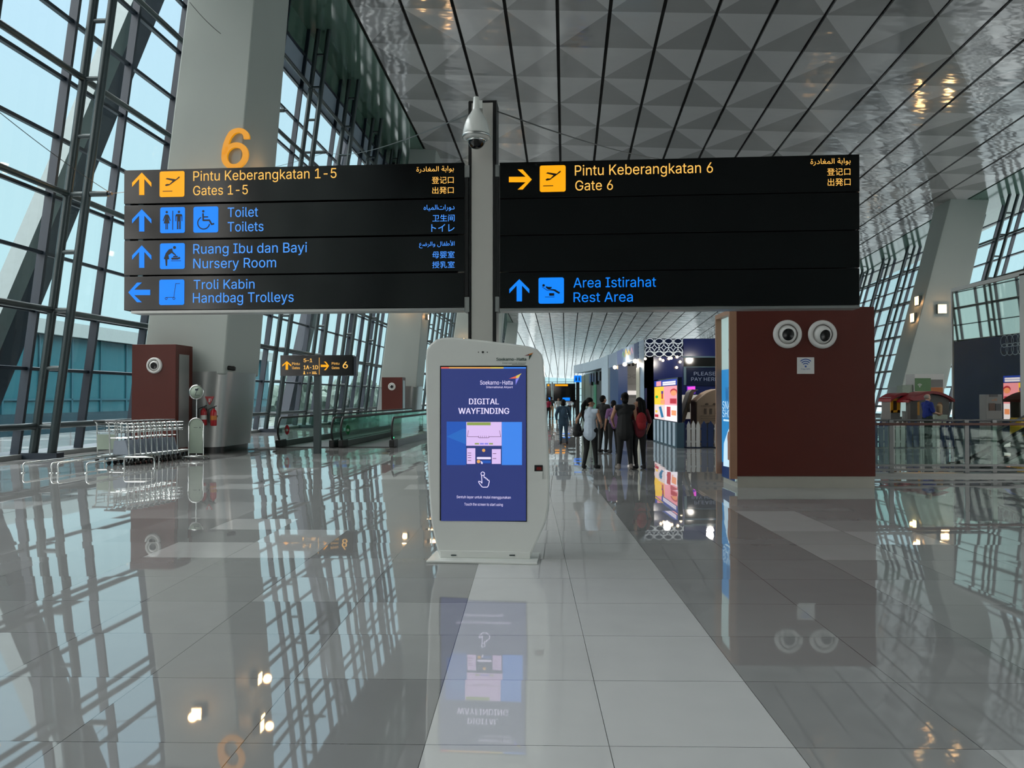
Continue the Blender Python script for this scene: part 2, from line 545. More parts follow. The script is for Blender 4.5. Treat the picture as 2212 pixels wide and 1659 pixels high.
# ---- ceiling strips with black joints
def cpt(e, f, d=0.0):
    k = C0 + E1 * e + D1 * f
    nn = CN.normalized()
    return k + nn * (CH / CN.length + d)
def ceiling_object(name, mb_pts, mat, label=None, parent=None):
    o = bpy.data.objects.new(name, bpy.data.meshes.new(name))
    nn = CN.normalized()
    Mx = Matrix((E1.to_4d(), D1.to_4d(), nn.to_4d(), (0, 0, 0, 1))).transposed()
    org = C0 + nn * (CH / CN.length)
    Mx = Matrix(((E1.x, D1.x, nn.x, org.x), (E1.y, D1.y, nn.y, org.y), (E1.z, D1.z, nn.z, org.z), (0, 0, 0, 1)))
    vs, fs = mb_pts
    o.data.from_pydata(vs, [], fs)
    o.data.materials.append(mat)
    COL.objects.link(o)
    if parent is None: o.matrix_world = Mx
    else: o.parent = parent
    return o
F0, F1 = -36, 288
vs, fs = [], []
for k in range(17):
    a = E_A + E_W * k + .075; b_ = E_A + E_W * (k + 1) - .075
    i = len(vs)
    vs += [(a, F0, 0), (b_, F0, 0), (b_, F1, 0), (a, F1, 0), (a, F0, .12), (b_, F0, .12), (b_, F1, .12), (a, F1, .12)]
    fs += [(i, i + 1, i + 2, i + 3), (i, i + 4, i + 5, i + 1), (i + 1, i + 5, i + 6, i + 2), (i + 3, i + 2, i + 6, i + 7), (i, i + 3, i + 7, i + 4)]
ceil = ceiling_object('ceiling', (vs, fs), M['ceiling'])
tag(ceil, 'glossy grey ceiling of long metal strips with two tone triangles', 'ceiling', kind='structure')
ceiling_object('ceiling_void', ([(E_A - .3, F0, .13), (27.5, F0, .13), (27.5, F1, .13), (E_A - .3, F1, .13)], [(0, 1, 2, 3)]), M['black_gap'], parent=ceil)
s1 = ceiling_object('trim_1', ([(-14.2, F0, 0), (E_A - .075, F0, 0), (E_A - .075, F1, 0), (-14.2, F1, 0), (-14.2, F0, .3), (E_A - .075, F0, .3), (E_A - .075, F1, .3), (-14.2, F1, .3)],
    [(0, 1, 2, 3), (4, 7, 6, 5), (0, 4, 5, 1), (1, 5, 6, 2), (2, 6, 7, 3), (3, 7, 4, 0)]), M['soffit'])
tag(s1, 'glossy pale soffit between the left glass wall and the ceiling strips', 'soffit', kind='structure')
s2 = ceiling_object('trim_2', ([(E_A + E_W * 17 + .075, F0, 0), (32.2, F0, 0), (32.2, F1, 0), (E_A + E_W * 17 + .075, F1, 0), (27.1, F0, .3), (32.2, F0, .3), (32.2, F1, .3), (27.1, F1, .3)],
    [(0, 1, 2, 3), (4, 7, 6, 5), (0, 4, 5, 1), (1, 5, 6, 2), (2, 6, 7, 3), (3, 7, 4, 0)]), M['soffit'])
tag(s2, 'glossy pale soffit between the right glass wall and the ceiling strips', 'soffit', kind='structure')

# ---- leaning glass walls: twin-tube masts inside, framed glass outside
def lean_pt(s, t0, lean, z):
    return hall(s, t0 + lean * z, z)
def top_z(s, t0, lean):
    z = 17.0
    for _ in range(8):
        z = ceil_z(lean_pt(s, t0, lean, z)) + .02
    return z
ROWS = [.83 + 1.465 * k for k in range(13)]
ORD = ['first', 'second', 'third', 'fourth', 'fifth', 'sixth', 'seventh', 'eighth', 'ninth', 'tenth', 'eleventh', 'twelfth', 'thirteenth', 'fourteenth', 'fifteenth', 'sixteenth',
       'seventeenth', 'eighteenth', 'nineteenth', 'twentieth', 'twenty first', 'twenty second', 'twenty third', 'twenty fourth', 'twenty fifth', 'twenty sixth', 'twenty seventh', 'twenty eighth',
       'twenty ninth', 'thirtieth', 'thirty first', 'thirty second', 'thirty third', 'thirty fourth', 'thirty fifth', 'thirty sixth', 'thirty seventh', 'thirty eighth', 'thirty ninth', 'fortieth']
def facade(side, s_start, nbay, pitch, t_in, t_out, t_gl, lean, wn0, skip_masts=()):
    sg = 1 if side == 'left' else -1          # direction into the hall along N
    for i in range(nbay):
        s0 = s_start + pitch * i; s1_ = s0 + pitch
        far = s0 > 90
        # window bay: glass, frame, rails
        w = thing('window_%d' % (wn0 + i), '%s leaning glass bay of the %s glass wall counted from the camera' % (ORD[i], side), 'window', hall(s0, t_gl, 0), 0, kind='structure')
        za, zb = top_z(s0, t_gl, lean), top_z(s1_, t_gl, lean)
        g = MB()
        g.add([lean_pt(s0, t_gl, lean, 0), lean_pt(s1_, t_gl, lean, 0), lean_pt(s1_, t_gl, lean, 16.9), lean_pt(s0, t_gl, lean, 16.9)] if za > 16.9 else
              [lean_pt(s0, t_gl, lean, 0), lean_pt(s1_, t_gl, lean, 0), lean_pt(s1_, t_gl, lean, zb), lean_pt(s0, t_gl, lean, za)], [(0, 1, 2, 3)])
        part('glass', g, M['window_glass'], w)
        fr = MB()
        up = (N * lean + V((0, 0, 1))).normalized()
        out = up.cross(B).normalized()
        if out.dot(N) * sg > 0: out = -out
        for sm in (s0, s0 + pitch / 2):
            zt = top_z(sm, t_gl, lean)
            p0 = lean_pt(sm, t_gl, lean, 0); p1 = lean_pt(sm, t_gl, lean, zt)
            c = (p0 + p1) / 2 - out * .06
            fr.box(c, (.10, .22, (p1 - p0).length), ax=(B, out, (p1 - p0).normalized()))
        for r in ROWS:
            if r > za - .1: break
            p0 = lean_pt(s0, t_gl, lean, r); p1 = lean_pt(s1_, t_gl, lean, r)
            fr.box((p0 + p1) / 2 - out * .03, (pitch, .14, .085), ax=(B, out, up))
        p0 = lean_pt(s0, t_gl, lean, 0); p1 = lean_pt(s1_, t_gl, lean, 0)
        fr.box((p0 + p1) / 2 + V((0, 0, .07)), (pitch, .5, .14), ax=(B, out, V((0, 0, 1))))
        part('frame', fr, M['steel_dark'], w)
        rl = MB()
        for r in ROWS[::2]:
            if r > za - .3: break
            rl.tube([lean_pt(s0, t_out, lean, r), lean_pt(s1_, t_out, lean, r)], .085, 6 if far else 8, cap=False)
        part('rail', rl, M['steel'], w)
        if za > 15.6:
            spd = MB()
            a, c_ = 15.48, min(16.95, za)
            q = [lean_pt(s0, t_gl, lean, a), lean_pt(s1_, t_gl, lean, a), lean_pt(s1_, t_gl, lean, c_), lean_pt(s0, t_gl, lean, c_)]
            q2 = [k - out * .02 for k in q]
            spd.hexa(q2, [k + out * .02 for k in q])
            if za > 16.95:
                q = [lean_pt(s0, t_gl, lean, 16.95), lean_pt(s1_, t_gl, lean, 16.95), lean_pt(s1_, t_gl, lean, zb), lean_pt(s0, t_gl, lean, za)]
                spd.hexa([k - out * .02 for k in q], [k + out * .02 for k in q], 1)
            part('spandrel', spd, [M['spandrel'], M['soffit']], w)
        # mast
        m = thing('mast_column', '%s twin tube steel mast of the %s glass wall counted from the camera' % (ORD[i], side), 'steel mast', hall(s0, t_in, 0), 0, kind='structure')
        zt = top_z(s0, t_in, lean)
        part('inner_tube', MB().tube([lean_pt(s0, t_in, lean, 0), lean_pt(s0, t_in, lean, zt)], .105, 12, cap=False), M['steel'], m)
        zt2 = top_z(s0, t_out, lean)
        part('outer_tube', MB().tube([lean_pt(s0, t_out, lean, 0), lean_pt(s0, t_out, lean, zt2)], .105, 12, cap=False), M['steel'], m)
        rg = MB()
        for r in ROWS:
            if r > zt - .2: break
            rg.tube([lean_pt(s0, t_in, lean, r), lean_pt(s0, t_out, lean, r)], .06, 8, cap=False)
        part('rung', rg, M['steel'], m)
        bs = MB().box((lean_pt(s0, t_in, lean, .08) + lean_pt(s0, t_out, lean, .08)) / 2, (.3, .95, .16), ax=(B, N, V((0, 0, 1))))
        part('foot', bs, M['steel_dark'], m)
PITCH_S = 5.2
facade('left', 19.25 - 5.2 * 10, 39, PITCH_S, -12.93, -13.42, -13.95, .13, 1)
facade('right', 19.25 - 5.2 * 10, 40, PITCH_S, 25.66, 26.2, 26.75, .279, 41)
# plain kerb along the walls
for nm, t0, lab in (('baseboard_left', -13.95, 'pale kerb at the foot of the left glass wall'), ('baseboard_right', 26.75, 'pale kerb at the foot of the right glass wall')):
    k = MB(); p0 = hall(-33, t0, .06); p1 = hall(285, t0, .06)
    k.box((p0 + p1) / 2, (318, .7, .12), ax=(B, N, V((0, 0, 1))))
    tag(part(nm, k, M['cladding']), lab, 'kerb', kind='structure')
bw = MB(); bw.box(hall(-33, 8, 10), (60, .3, 22), ax=(N, B, V((0, 0, 1))))
tag(part('wall_back', bw, M['pillar']), 'plain grey wall closing the hall behind the camera', 'wall', kind='structure')
# far end wall of glass
ew = thing('wall_far', 'far glass end wall of the hall', 'wall', hall(286, 0, 0), 0, kind='structure')
g = MB(); q = lambda t, z: hall(286, t, z)
g.add([q(-15, 0), q(35, 0), q(35, 9.5), q(-15, 9.5)], [(0, 1, 2, 3)])
part('glass', g, M['window_glass'], ew)
g = MB()
for t in range(-15, 36, 3): g.box(hall(286, t, 4.7), (.2, .2, 9.4), ax=(N, B, V((0, 0, 1))))
for z in (.1, 2.4, 4.8, 7.2): g.box(hall(286, 10, z), (50, .2, .15), ax=(N, B, V((0, 0, 1))))
part('frame', g, M['steel_dark'], ew)

# ---- big leaning pillars
def frustum(mb, s0, s1_, ta, tb, la, lb, z0, z1, m=0, grow=0.0, zt=None):
    def ring(z):
        a, b_ = ta + la * z - grow, tb + lb * z + grow
        return [(s0 - grow, a), (s0 - grow, b_), (s1_ + grow, b_), (s1_ + grow, a)]
    lo = [hall(s, t, z0) for s, t in ring(z0)]
    hi = []
    for s, t in ring(z1):
        p = hall(s, t, z1)
        if zt: p.z = ceil_z(p) + .05
        hi.append(p)
    mb.hexa(lo, hi, m)
def rounded_frustum(mb, s0, s1_, ta, tb, la, lb, z0, z1, grow, r=.55, n=6):
    def ring(z):
        pts = rrect(s0 - grow, s1_ + grow, ta + la * z - grow, tb + lb * z + grow, r, n)
        return [hall(s, t, z) for s, t in pts]
    a, b_ = ring(z0), ring(z1); k = len(a)
    mb.add(a + b_, [(i, (i + 1) % k, k + (i + 1) % k, k + i) for i in range(k)], 0, True)
    mb.add(b_, [tuple(range(k))]); mb.add(a, [tuple(range(k))[::-1]])
def pillar(label, s0, ta, tb, la, lb, depth=2.5, ztop=18.2):
    p = thing('pillar', label, 'pillar', hall(s0, (ta + tb) / 2, 0), 0, kind='structure')
    mb = MB(); frustum(mb, s0, s0 + depth, ta, tb, la, lb, 2.2, ztop, zt=True)
    part('shaft', mb, M['pillar'], p, bevel=.04)
    mb = MB(); rounded_frustum(mb, s0, s0 + depth, ta, tb, la, lb, .17, 2.28, .07)
    part('cladding', mb, M['cladding'], p)
    mb = MB(); rounded_frustum(mb, s0, s0 + depth, ta, tb, la, lb, 0, .18, .02)
    part('plinth', mb, M['plinth'], p)
    return p
PILLAR_L = [21.6, 50.2, 78.8, 107.4, 136.0]
for i, s in enumerate(PILLAR_L):
    pillar('%s leaning pillar along the left glass wall counted from the camera' % ORD[i], s, -12.15, -9.68, .121, .0795)
PILLAR_R = [28.5, 57.1, 85.7, 114.3]
for i, s in enumerate(PILLAR_R):
    pillar('%s leaning pillar along the right glass wall counted from the camera' % ORD[i], s, 22.7, 25.8, .27, .235, ztop=15.0)

# ---- outside
M['apron'] = pm('concrete_apron', (95, 102, 104), .8, var=.1, scale=.2)
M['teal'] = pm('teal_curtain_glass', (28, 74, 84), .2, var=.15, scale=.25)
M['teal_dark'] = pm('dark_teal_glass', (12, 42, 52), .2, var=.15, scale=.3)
M['mull'] = pm('teal_mullion', (24, 66, 78), .4)
M['roof_edge'] = pm('pale_roof_edge', (112, 128, 130), .6)
M['tree_haze'] = pm('hazy_foliage', (52, 72, 66), .9, var=.25, scale=.25)
g = MB(); g.add([(-900, -300, -4.2), (900, -300, -4.2), (900, 900, -4.2), (-900, 900, -4.2)], [(0, 1, 2, 3)])
tag(part('ground', g, M['apron']), 'pale concrete apron outside the glass walls', 'ground', kind='structure')
# neighbouring terminal wing seen through the left glass
bd = thing('terminal_building', 'long teal glass terminal wing with a pale roof edge outside the left glass wall', 'building', hall(20, -45, -4.2))
T0 = -40.0
g = MB(); c = hall(35, T0 - 10, 1.1); g.box(c, (20, 140, 10.6), ax=(N, B, V((0, 0, 1))))
part('wall', g, M['teal'], bd)
g = MB(); g.box(hall(35, T0 - 10, 7.0), (21, 141, 1.1), ax=(N, B, V((0, 0, 1)))); part('roof_edge', g, M['roof_edge'], bd)
g = MB()
for s in range(-34, 105, 4): g.box(hall(s, T0 + .05, 1.2), (.12, .2, 10.4), ax=(N, B, V((0, 0, 1))))
for z in (3.8, 1.4): g.box(hall(35, T0 + .05, z), (.12, 140, .14), ax=(N, B, V((0, 0, 1))))
part('mullion', g, M['mull'], bd)
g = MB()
g.box(hall(35, T0 + .08, -.6), (.1, 140, 1.9), ax=(N, B, V((0, 0, 1)))); part('dark_storey', g, M['teal_dark'], bd)  # lower storey in a darker teal
g = MB(); g.box(hall(35, T0 + .3, -3.1), (.6, 140, .5), ax=(N, B, V((0, 0, 1)))); part('ledge', g, M['roof_edge'], bd)
# slanted outside struts
def ext_strut(label, pa, pb):
    def hit(x, y, t0=-15.6, lean=.13):
        d = ray(x, y); t = (t0 + lean * EYE) / (N.dot(d) - lean * d.z); return C0 + d * t
    a, b_ = hit(*pa), hit(*pb)
    dr = (b_ - a).normalized()
    lo = a + dr * ((-4.0 - a.z) / dr.z); hi = a + dr * ((18.0 - a.z) / dr.z)
    o = thing('slanted_column', label, 'strut', lo, kind='structure')
    sd = dr.cross(N).normalized(); nn = dr.cross(sd).normalized()
    mb = MB(); mb.box((lo + hi) / 2, (.75, .5, (hi - lo).length), ax=(sd, nn, dr))
    part('beam', mb, M['steel_dark'], o)
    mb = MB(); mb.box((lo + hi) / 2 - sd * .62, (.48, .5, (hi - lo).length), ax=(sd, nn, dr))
    part('light_face', mb, M['roof_edge'], o)  # brighter face of the strut, its light put in as a paler box
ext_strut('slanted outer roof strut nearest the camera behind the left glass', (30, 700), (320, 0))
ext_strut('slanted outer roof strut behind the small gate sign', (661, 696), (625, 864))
# hazy trees on the far side
rt = random.Random(3)
for i in range(16):
    x = 578 + i * 17; Y = 145 + (i % 4) * 32
    p = at(x, 859, Y); p.z = -4.2
    o = thing('hazy_tree', '%s hazy grey green tree from the left beyond the left glass wall' % ORD[i], 'tree', p)
    hgt = rt.uniform(6.5, 10.5); wd_ = rt.uniform(2.6, 3.6)
    mb = MB(); mb.tube([p, p + V((0, 0, hgt * .5))], .3, 6); part('trunk', mb, M['steel_dark'], o)
    bm = bmesh.new(); bmesh.ops.create_icosphere(bm, subdivisions=3, radius=1)
    mb = MB(); vs = []
    for v in bm.verts:
        k = 1 + .28 * sin(5 * v.co.x + i) * cos(6 * v.co.z + 2 * i) + rt.uniform(-.12, .12)
        vs.append(p + V((v.co.x * wd_ * k, v.co.y * wd_ * k, hgt * .58 + v.co.z * hgt * .42 * k)))
    mb.add(vs, [[v.index for v in f.verts] for f in bm.faces]); bm.free()
    part('crown', mb, M['tree_haze'], o)

# ================================================================== WAYFINDING SIGN ON A POST
def arrow(mb, fr, x0, x1, y0, y1, way, d, m=0):
    """fat airport arrow in the pixel box"""
    if way == 'up':
        w = x1 - x0; h = y1 - y0; c = (x0 + x1) / 2; t = w * .135
        P_ = [(c, y0), (x1, y0 + h * .45), (x1, y0 + h * .64), (c + t, y0 + h * .29), (c + t, y1), (c - t, y1), (c - t, y0 + h * .29), (x0, y0 + h * .64), (x0, y0 + h * .45)]
    else:
        h = y1 - y0; c = (y0 + y1) / 2; t = h * .135; w = x1 - x0
        f = (lambda q: x1 - q * w) if way == 'right' else (lambda q: x0 + q * w)
        P_ = [(f(0), c), (f(.40), y1), (f(.62), y1), (f(.27), c + t), (f(1), c + t), (f(1), c - t), (f(.27), c - t), (f(.62), y0), (f(.40), y0)]
    mb.poly(fr, fr.P(P_), d, m)
def square(mb, fr, x0, x1, y0, y1, d, m=0, r=.02):
    u0, w1 = fr.uv(x0, y0); u1, w0 = fr.uv(x1, y1)
    mb.poly(fr, rrect(u0, u1, w0, w1, r), d, m)
    return lambda a, b: (u0 + a * (u1 - u0), w1 - b * (w1 - w0))
def plane_icon(mb, fr, q, d):
    mb.poly(fr, [q(*p) for p in ((.22, .53), (.30, .49), (.40, .50), (.53, .38), (.24, .30), (.30, .26), (.66, .32), (.77, .22), (.82, .22), (.80, .27), (.40, .55), (.26, .58))], d)
    mb.poly(fr, [q(*p) for p in ((.13, .76), (.52, .76), (.52, .79), (.13, .79))], d)

SIGN_A = R(4.5)
sx = V((cos(SIGN_A), -sin(SIGN_A), 0))
so = at(1041, 859, 8.2); so.z = 0
FS = Fr(so, sx)                                   # plane of the post front
FP = Fr(so + FS.n * .04, sx)                      # plane of the sign faces
sign = thing('direction_sign', 'big black airport direction sign in two halves on a steel post behind the kiosk', 'sign', so)
ztop = FS.uv(1041, 222)[1]
u0 = FS.uv(1017.7, 600)[0]; u1 = FS.uv(1064.9, 600)[0]
part('post', MB().fbox(FS, u0, u1, .0, ztop, -.22, 0), M['stainless'], sign, bevel=.004)
g = MB()
for a, b_ in ((u0 - .028, u0 - .004), (u1 + .004, u1 + .036)):
    g.fbox(FS, a, b_, .0, ztop + .01, -.24, .012)
g.fbox(FS, u0 - .028, u1 + .036, ztop - .02, ztop + .03, -.24, -.02)
g.fbox(FS, u0 - .028, u1 + .036, ztop - .2, ztop - .17, -.24, -.2)
part('edge_frame', g, M['black'], sign)
part('foot_plate', MB().fbox(FS, -.32, .32, 0, .015, -.42, .2), M['stainless_dull'], sign, bevel=.004)
g = MB()
for (xa, xb) in ((1003.5, 1012), (1073, 1079)):
    a = FS.uv(xa, 500)[0]; b_ = FS.uv(xb, 500)[0]
    g.fbox(FS, a, b_, FS.uv(1041, 640)[1], FS.uv(1041, 385)[1], -.16, .03)
part('channel', g, M['black'], sign)
for k, (xa, xb) in enumerate(((1004, 1014.5), (1070.5, 1078.6))):
    for ya, yb in ((358, 384), (642, 674)):
        a = FS.uv(xa, 500)[0]; b_ = FS.uv(xb, 500)[0]
        part('bracket', MB().fbox(FS, a, b_, FS.uv(1041, yb)[1], FS.uv(1041, ya)[1], -.15, .03), M['stainless_dull'], sign)

def row_box(xl, xr, tl, tr, bl, br):
    w1 = (FP.uv(xl, tl)[1] + FP.uv(xr, tr)[1]) / 2; w0 = (FP.uv(xl, bl)[1] + FP.uv(xr, br)[1]) / 2
    a = FP.uv(xl, (tl + bl) / 2)[0]; b_ = FP.uv(xr, (tr + br) / 2)[0]
    return a, b_, w0, w1
LROWS = [(365, 354, 436, 431), (440, 434, 513.5, 509), (517.5, 512, 591.5, 589), (595, 592, 668, 666)]
RROWS = [(351.3, 333, 429, 412.7), (431, 414.5, 509, 494.8), (511, 496.6, 588, 576.4), (590, 578.2, 665.5, 657.6)]
rows = []
for xl, xr, RW in ((268, 1003, LROWS), (1079, 1857, RROWS)):
    for r_ in RW:
        a, b_, w0, w1 = row_box(xl, xr, *r_)
        rows.append(part('row_panel', MB().fbox(FP, a, b_, w0, w1, -.2, 0), M['black_gloss'], sign, bevel=.003))
    a, b_, w0, w1 = row_box(xl, xr, *RW[3])
    part('bottom_tray', MB().fbox(FP, a + .08 if xl < 300 else a, b_, w0 - .034, w0 - .006, -.2, .0), M['stainless_dull'], sign)
    part('back_frame', MB().fbox(FP, a + .1, b_ - .1, w0, row_box(xl, xr, *RW[0])[3], -.24, -.19), M['black'], sign)
    if xl < 300:
        part('end_cap', MB().fbox(FP, a - .004, a + .055, w0, row_box(xl, xr, *RW[0])[3] - .006, -.17, -.01), M['steel_dark'], sign)
DL = .003; DI = .006
def sub(name, mb, mat, row):
    return part(name, mb, mat, row, recalc=False)
# left half
r0, r1, r2, r3, q0, q1, q2, q3 = rows
g = MB(); arrow(g, FP, 285.7, 327.3, 372.8, 421.4, 'up', DL); sub('arrow', g, M['orange_lit'], r0)
g = MB(); q = square(g, FP, 345.3, 398.6, 370.7, 425, DL); sub('pictogram', g, M['orange_lit'], r0)
g = MB(); plane_icon(g, FP, q, DI); sub('departure_symbol', g, M['black'], r0)
letters(r0, M['orange_pale'], FP, [('Pintu Keberangkatan 1-5', 417.7, 727, 370.3, 391.2), ('Gates 1-5', 417.5, 535.5, 401.9, 422), ('\uFE93\uFEAD\uFEA9\uFE8E\uFED0\uFEE4\uFEDF\uFE8D \uFE94\uFE91\uFE8D\uFEEE\uFE91', 899.5, 980.4, 360, 374.5, 1), ('登记口', 932.9, 980, 382, 397, 1), ('出発口', 933.9, 980, 404, 419, 1)], DL)
g = MB(); arrow(g, FP, 285.7, 327.3, 452, 500.2, 'up', DL); sub('arrow', g, M['blue_lit'], r1)
g = MB(); qa = square(g, FP, 346.5, 399.6, 448.2, 503, DL); sub('pictogram', g, M['blue_lit'], r1)
g = MB(); qb = square(g, FP, 418.3, 471.5, 447, 502, DL); sub('pictogram', g, M['blue_lit'], r1)
g = MB()
def man_icon(g, fr, q, cx, d, dress=False):
    c = q(cx, .19); g.poly(fr, circ(c[0], c[1], abs(q(.05, 0)[0] - q(0, 0)[0]), 14), d)
    if dress:
        g.poly(fr, [q(cx + a, b) for a, b in ((-.05, .28), (.05, .28), (.09, .33), (.16, .52), (.13, .54), (.065, .40), (.12, .63), (.05, .63), (.05, .86), (.01, .86), (.01, .63), (-.01, .63), (-.01, .86), (-.05, .86), (-.05, .63), (-.12, .63), (-.065, .40), (-.13, .54), (-.16, .52), (-.09, .33))], d)
    else:
        g.poly(fr, [q(cx + a, b) for a, b in ((-.10, .27), (.10, .27), (.14, .32), (.14, .55), (.11, .55), (.10, .36), (.075, .36), (.075, .86), (.015, .86), (.015, .56), (-.015, .56), (-.015, .86), (-.075, .86), (-.075, .36), (-.10, .36), (-.11, .55), (-.14, .55), (-.14, .32))], d)
g = MB(); man_icon(g, FP, qa, .27, DI, True); sub('woman_symbol', g, M['black'], r1)
g = MB(); man_icon(g, FP, qa, .76, DI); sub('man_symbol', g, M['black'], r1)
g = MB(); g.poly(FP, [qa(*p) for p in ((.495, .14), (.53, .14), (.53, .88), (.495, .88))], DI); sub('divider', g, M['black'], r1)
g = MB(); c = qb(.40, .18); rr_ = abs(qb(.05, 0)[0] - qb(0, 0)[0]); g.poly(FP, circ(c[0], c[1], rr_, 14), DI)
wl = abs(qb(.05, 0)[0] - qb(0, 0)[0])
g.stroke(FP, [qb(*p) for p in ((.39, .28), (.40, .53), (.65, .53), (.74, .69), (.82, .67))], wl * 1.3, DI)
g.stroke(FP, [qb(.40, .40), qb(.58, .40)], wl, DI)
cc = qb(.42, .63); ra = abs(qb(.24, 0)[0] - qb(0, 0)[0])
g.stroke(FP, circ(cc[0], cc[1], ra, 20, R(120), R(345)), wl * .9, DI)
sub('wheelchair_symbol', g, M['black'], r1)
letters(r1, M['blue_letter'], FP, [('Toilet', 492, 557.6, 448.6, 469.1), ('Toilets', 492, 569.3, 479.8, 500.4), ('\uFEE9\uFE8E\uFEF4\uFEE4\uFEDF\uFE8D\uFE95\uFE8D\uFEAD\uFEEE\uFEA9', 915.3, 981.9, 443, 457, 1), ('卫生间', 934.3, 981.9, 464, 479, 1), ('トイレ', 931.9, 981.9, 484.5, 501, 1)], DL)
g = MB(); arrow(g, FP, 285.7, 327.3, 530, 578.7, 'up', DL); sub('arrow', g, M['blue_lit'], r2)
g = MB(); q = square(g, FP, 346, 399.3, 526, 580.8, DL); sub('pictogram', g, M['blue_lit'], r2)
g = MB(); c = q(.59, .17); wl = abs(q(.05, 0)[0] - q(0, 0)[0]); g.poly(FP, circ(c[0], c[1], wl * 1.25, 14), DI)
g.poly(FP, [q(*p) for p in ((.50, .20), (.36, .24), (.24, .38), (.16, .60), (.22, .63), (.24, .88), (.30, .88), (.31, .63), (.38, .62), (.35, .46), (.48, .38), (.64, .50), (.66, .46), (.52, .32))], DI)
g.stroke(FP, [q(.46, .685), q(.84, .685)], wl * .45, DI); g.stroke(FP, [q(.50, .60), q(.72, .60)], wl * 1.6, DI); g.stroke(FP, [q(.56, .52), q(.70, .52)], wl * 1.1, DI)
c = q(.78, .58); g.poly(FP, circ(c[0], c[1], wl * .9, 12), DI)
sub('changing_symbol', g, M['black'], r2)
letters(r2, M['blue_letter'], FP, [('Ruang Ibu dan Bayi', 417.7, 663, 527.5, 548.4), ('Nursery Room', 417.7, 596.5, 558.9, 579.8), ('\uFEC9\uFEBF\uFEAE\uFEDF\uFE8D\uFEED \uFEDD\uFE8E\uFED4\uFEC3\uFEF7\uFE8D', 905.6, 981.9, 520.5, 536.5, 1), ('母婴室', 933.9, 981.9, 543, 558, 1), ('授乳室', 933.9, 981.9, 564.8, 579.4, 1)], DL)
g = MB(); arrow(g, FP, 277.3, 324.8, 610.5, 653, 'left', DL); sub('arrow', g, M['blue_lit'], r3)
g = MB(); q = square(g, FP, 344.5, 398.2, 604.3, 658.6, DL); sub('pictogram', g, M['blue_lit'], r3)
g = MB(); wl = abs(q(.022, 0)[0] - q(0, 0)[0])
g.stroke(FP, [q(*p) for p in ((.82, .16), (.66, .16), (.59, .70), (.29, .70))], wl, DI)
for a in (.285, .595):
    c = q(a, .745); g.stroke(FP, circ(c[0], c[1], wl * 1.9, 14), wl, DI, closed=True)
sub('trolley_symbol', g, M['black'], r3)
letters(r3, M['blue_letter'], FP, [('Troli Kabin', 418.5, 550, 604.8, 624.8), ('Handbag Trolleys', 417, 634.5, 633, 654)], DL)
# right half
g = MB(); arrow(g, FP, 1099.3, 1148.9, 366.2, 409.7, 'right', DL); sub('arrow', g, M['orange_lit'], q0)
g = MB(); q = square(g, FP, 1166, 1221.9, 358, 414, DL); sub('pictogram', g, M['orange_lit'], q0)
g = MB(); plane_icon(g, FP, q, DI); sub('departure_symbol', g, M['black'], q0)
letters(q0, M['orange_pale'], FP, [('Pintu Keberangkatan 6', 1241.8, 1540, 357.5, 379.5), ('Gate 6', 1242.8, 1324, 390.5, 411.7), ('\uFE93\uFEAD\uFEA9\uFE8E\uFED0\uFEE4\uFEDF\uFE8D \uFE94\uFE91\uFE8D\uFEEE\uFE91', 1750.6, 1837.2, 343, 358.5, 1), ('登记口', 1786.5, 1836.8, 363.7, 379.3, 1), ('出発口', 1787.8, 1837.2, 385.5, 402, 1)], DL)
g = MB(); arrow(g, FP, 1100.3, 1143.4, 603, 651, 'up', DL); sub('arrow', g, M['blue_lit'], q3)
g = MB(); q = square(g, FP, 1163.3, 1218.2, 599.9, 655.6, DL); sub('pictogram', g, M['blue_lit'], q3)
g = MB(); c = q(.20, .30); wl = abs(q(.04, 0)[0] - q(0, 0)[0]); g.poly(FP, circ(c[0], c[1], wl * 1.3, 14), DI)
g.stroke(FP, [q(*p) for p in ((.15, .36), (.34, .49), (.60, .50), (.80, .62))], wl * .55, DI)
g.poly(FP, [q(*p) for p in ((.30, .33), (.38, .36), (.52, .36), (.52, .40), (.46, .43), (.66, .46), (.85, .58), (.82, .62), (.60, .49), (.38, .46), (.28, .38))], DI)
g.stroke(FP, [q(.42, .65), q(.62, .65)], wl * 2.6, DI, joints=False); g.stroke(FP, [q(.26, .75), q(.62, .75)], wl * .5, DI)
sub('resting_symbol', g, M['black'], q3)
letters(q3, M['blue_lit'], FP, [('Area Istirahat', 1238.7, 1417, 600.3, 621.4), ('Rest Area', 1239, 1367, 631.7, 652.6)], DL)

# ---- dome camera hanging in front of the post top
cy = 7.93; cc0 = at(1029, 297, cy); k_ = cy / F
cctv = thing('dome_camera', 'white dome security camera hanging from the top of the direction sign post', 'security camera', cc0)
zz = lambda y: (297 - y) * k_
part('housing', MB().lathe(cc0, (0, 0, 1), [(.001, zz(209)), (.028, zz(209)), (.030, zz(212)), (.038, zz(236)), (.042, zz(238)), (.046, zz(239)), (.062, zz(245)), (.088, zz(253)), (.108, zz(263)), (.123, zz(273)), (.134, zz(285)), (.138, zz(294)), (.130, zz(300)), (.096, zz(303)), (.001, zz(303))], 32), M['white'], cctv)
part('seam_ring', MB().lathe(cc0, (0, 0, 1), [(.139, zz(292)), (.1425, zz(293)), (.1425, zz(297)), (.138, zz(298))], 32), M['stainless_dull'], cctv)
part('dome_ring', MB().lathe(cc0, (0, 0, 1), [(.088, zz(302)), (.094, zz(302)), (.094, zz(305)), (.088, zz(306))], 32), M['chrome'], cctv)
part('dome', MB().lathe(cc0, (0, 0, 1), [(.088 * cos(a), zz(303) - .088 * sin(a)) for a in [pi / 2 * i / 8 for i in range(9)]], 28), M['black_gloss'], cctv)
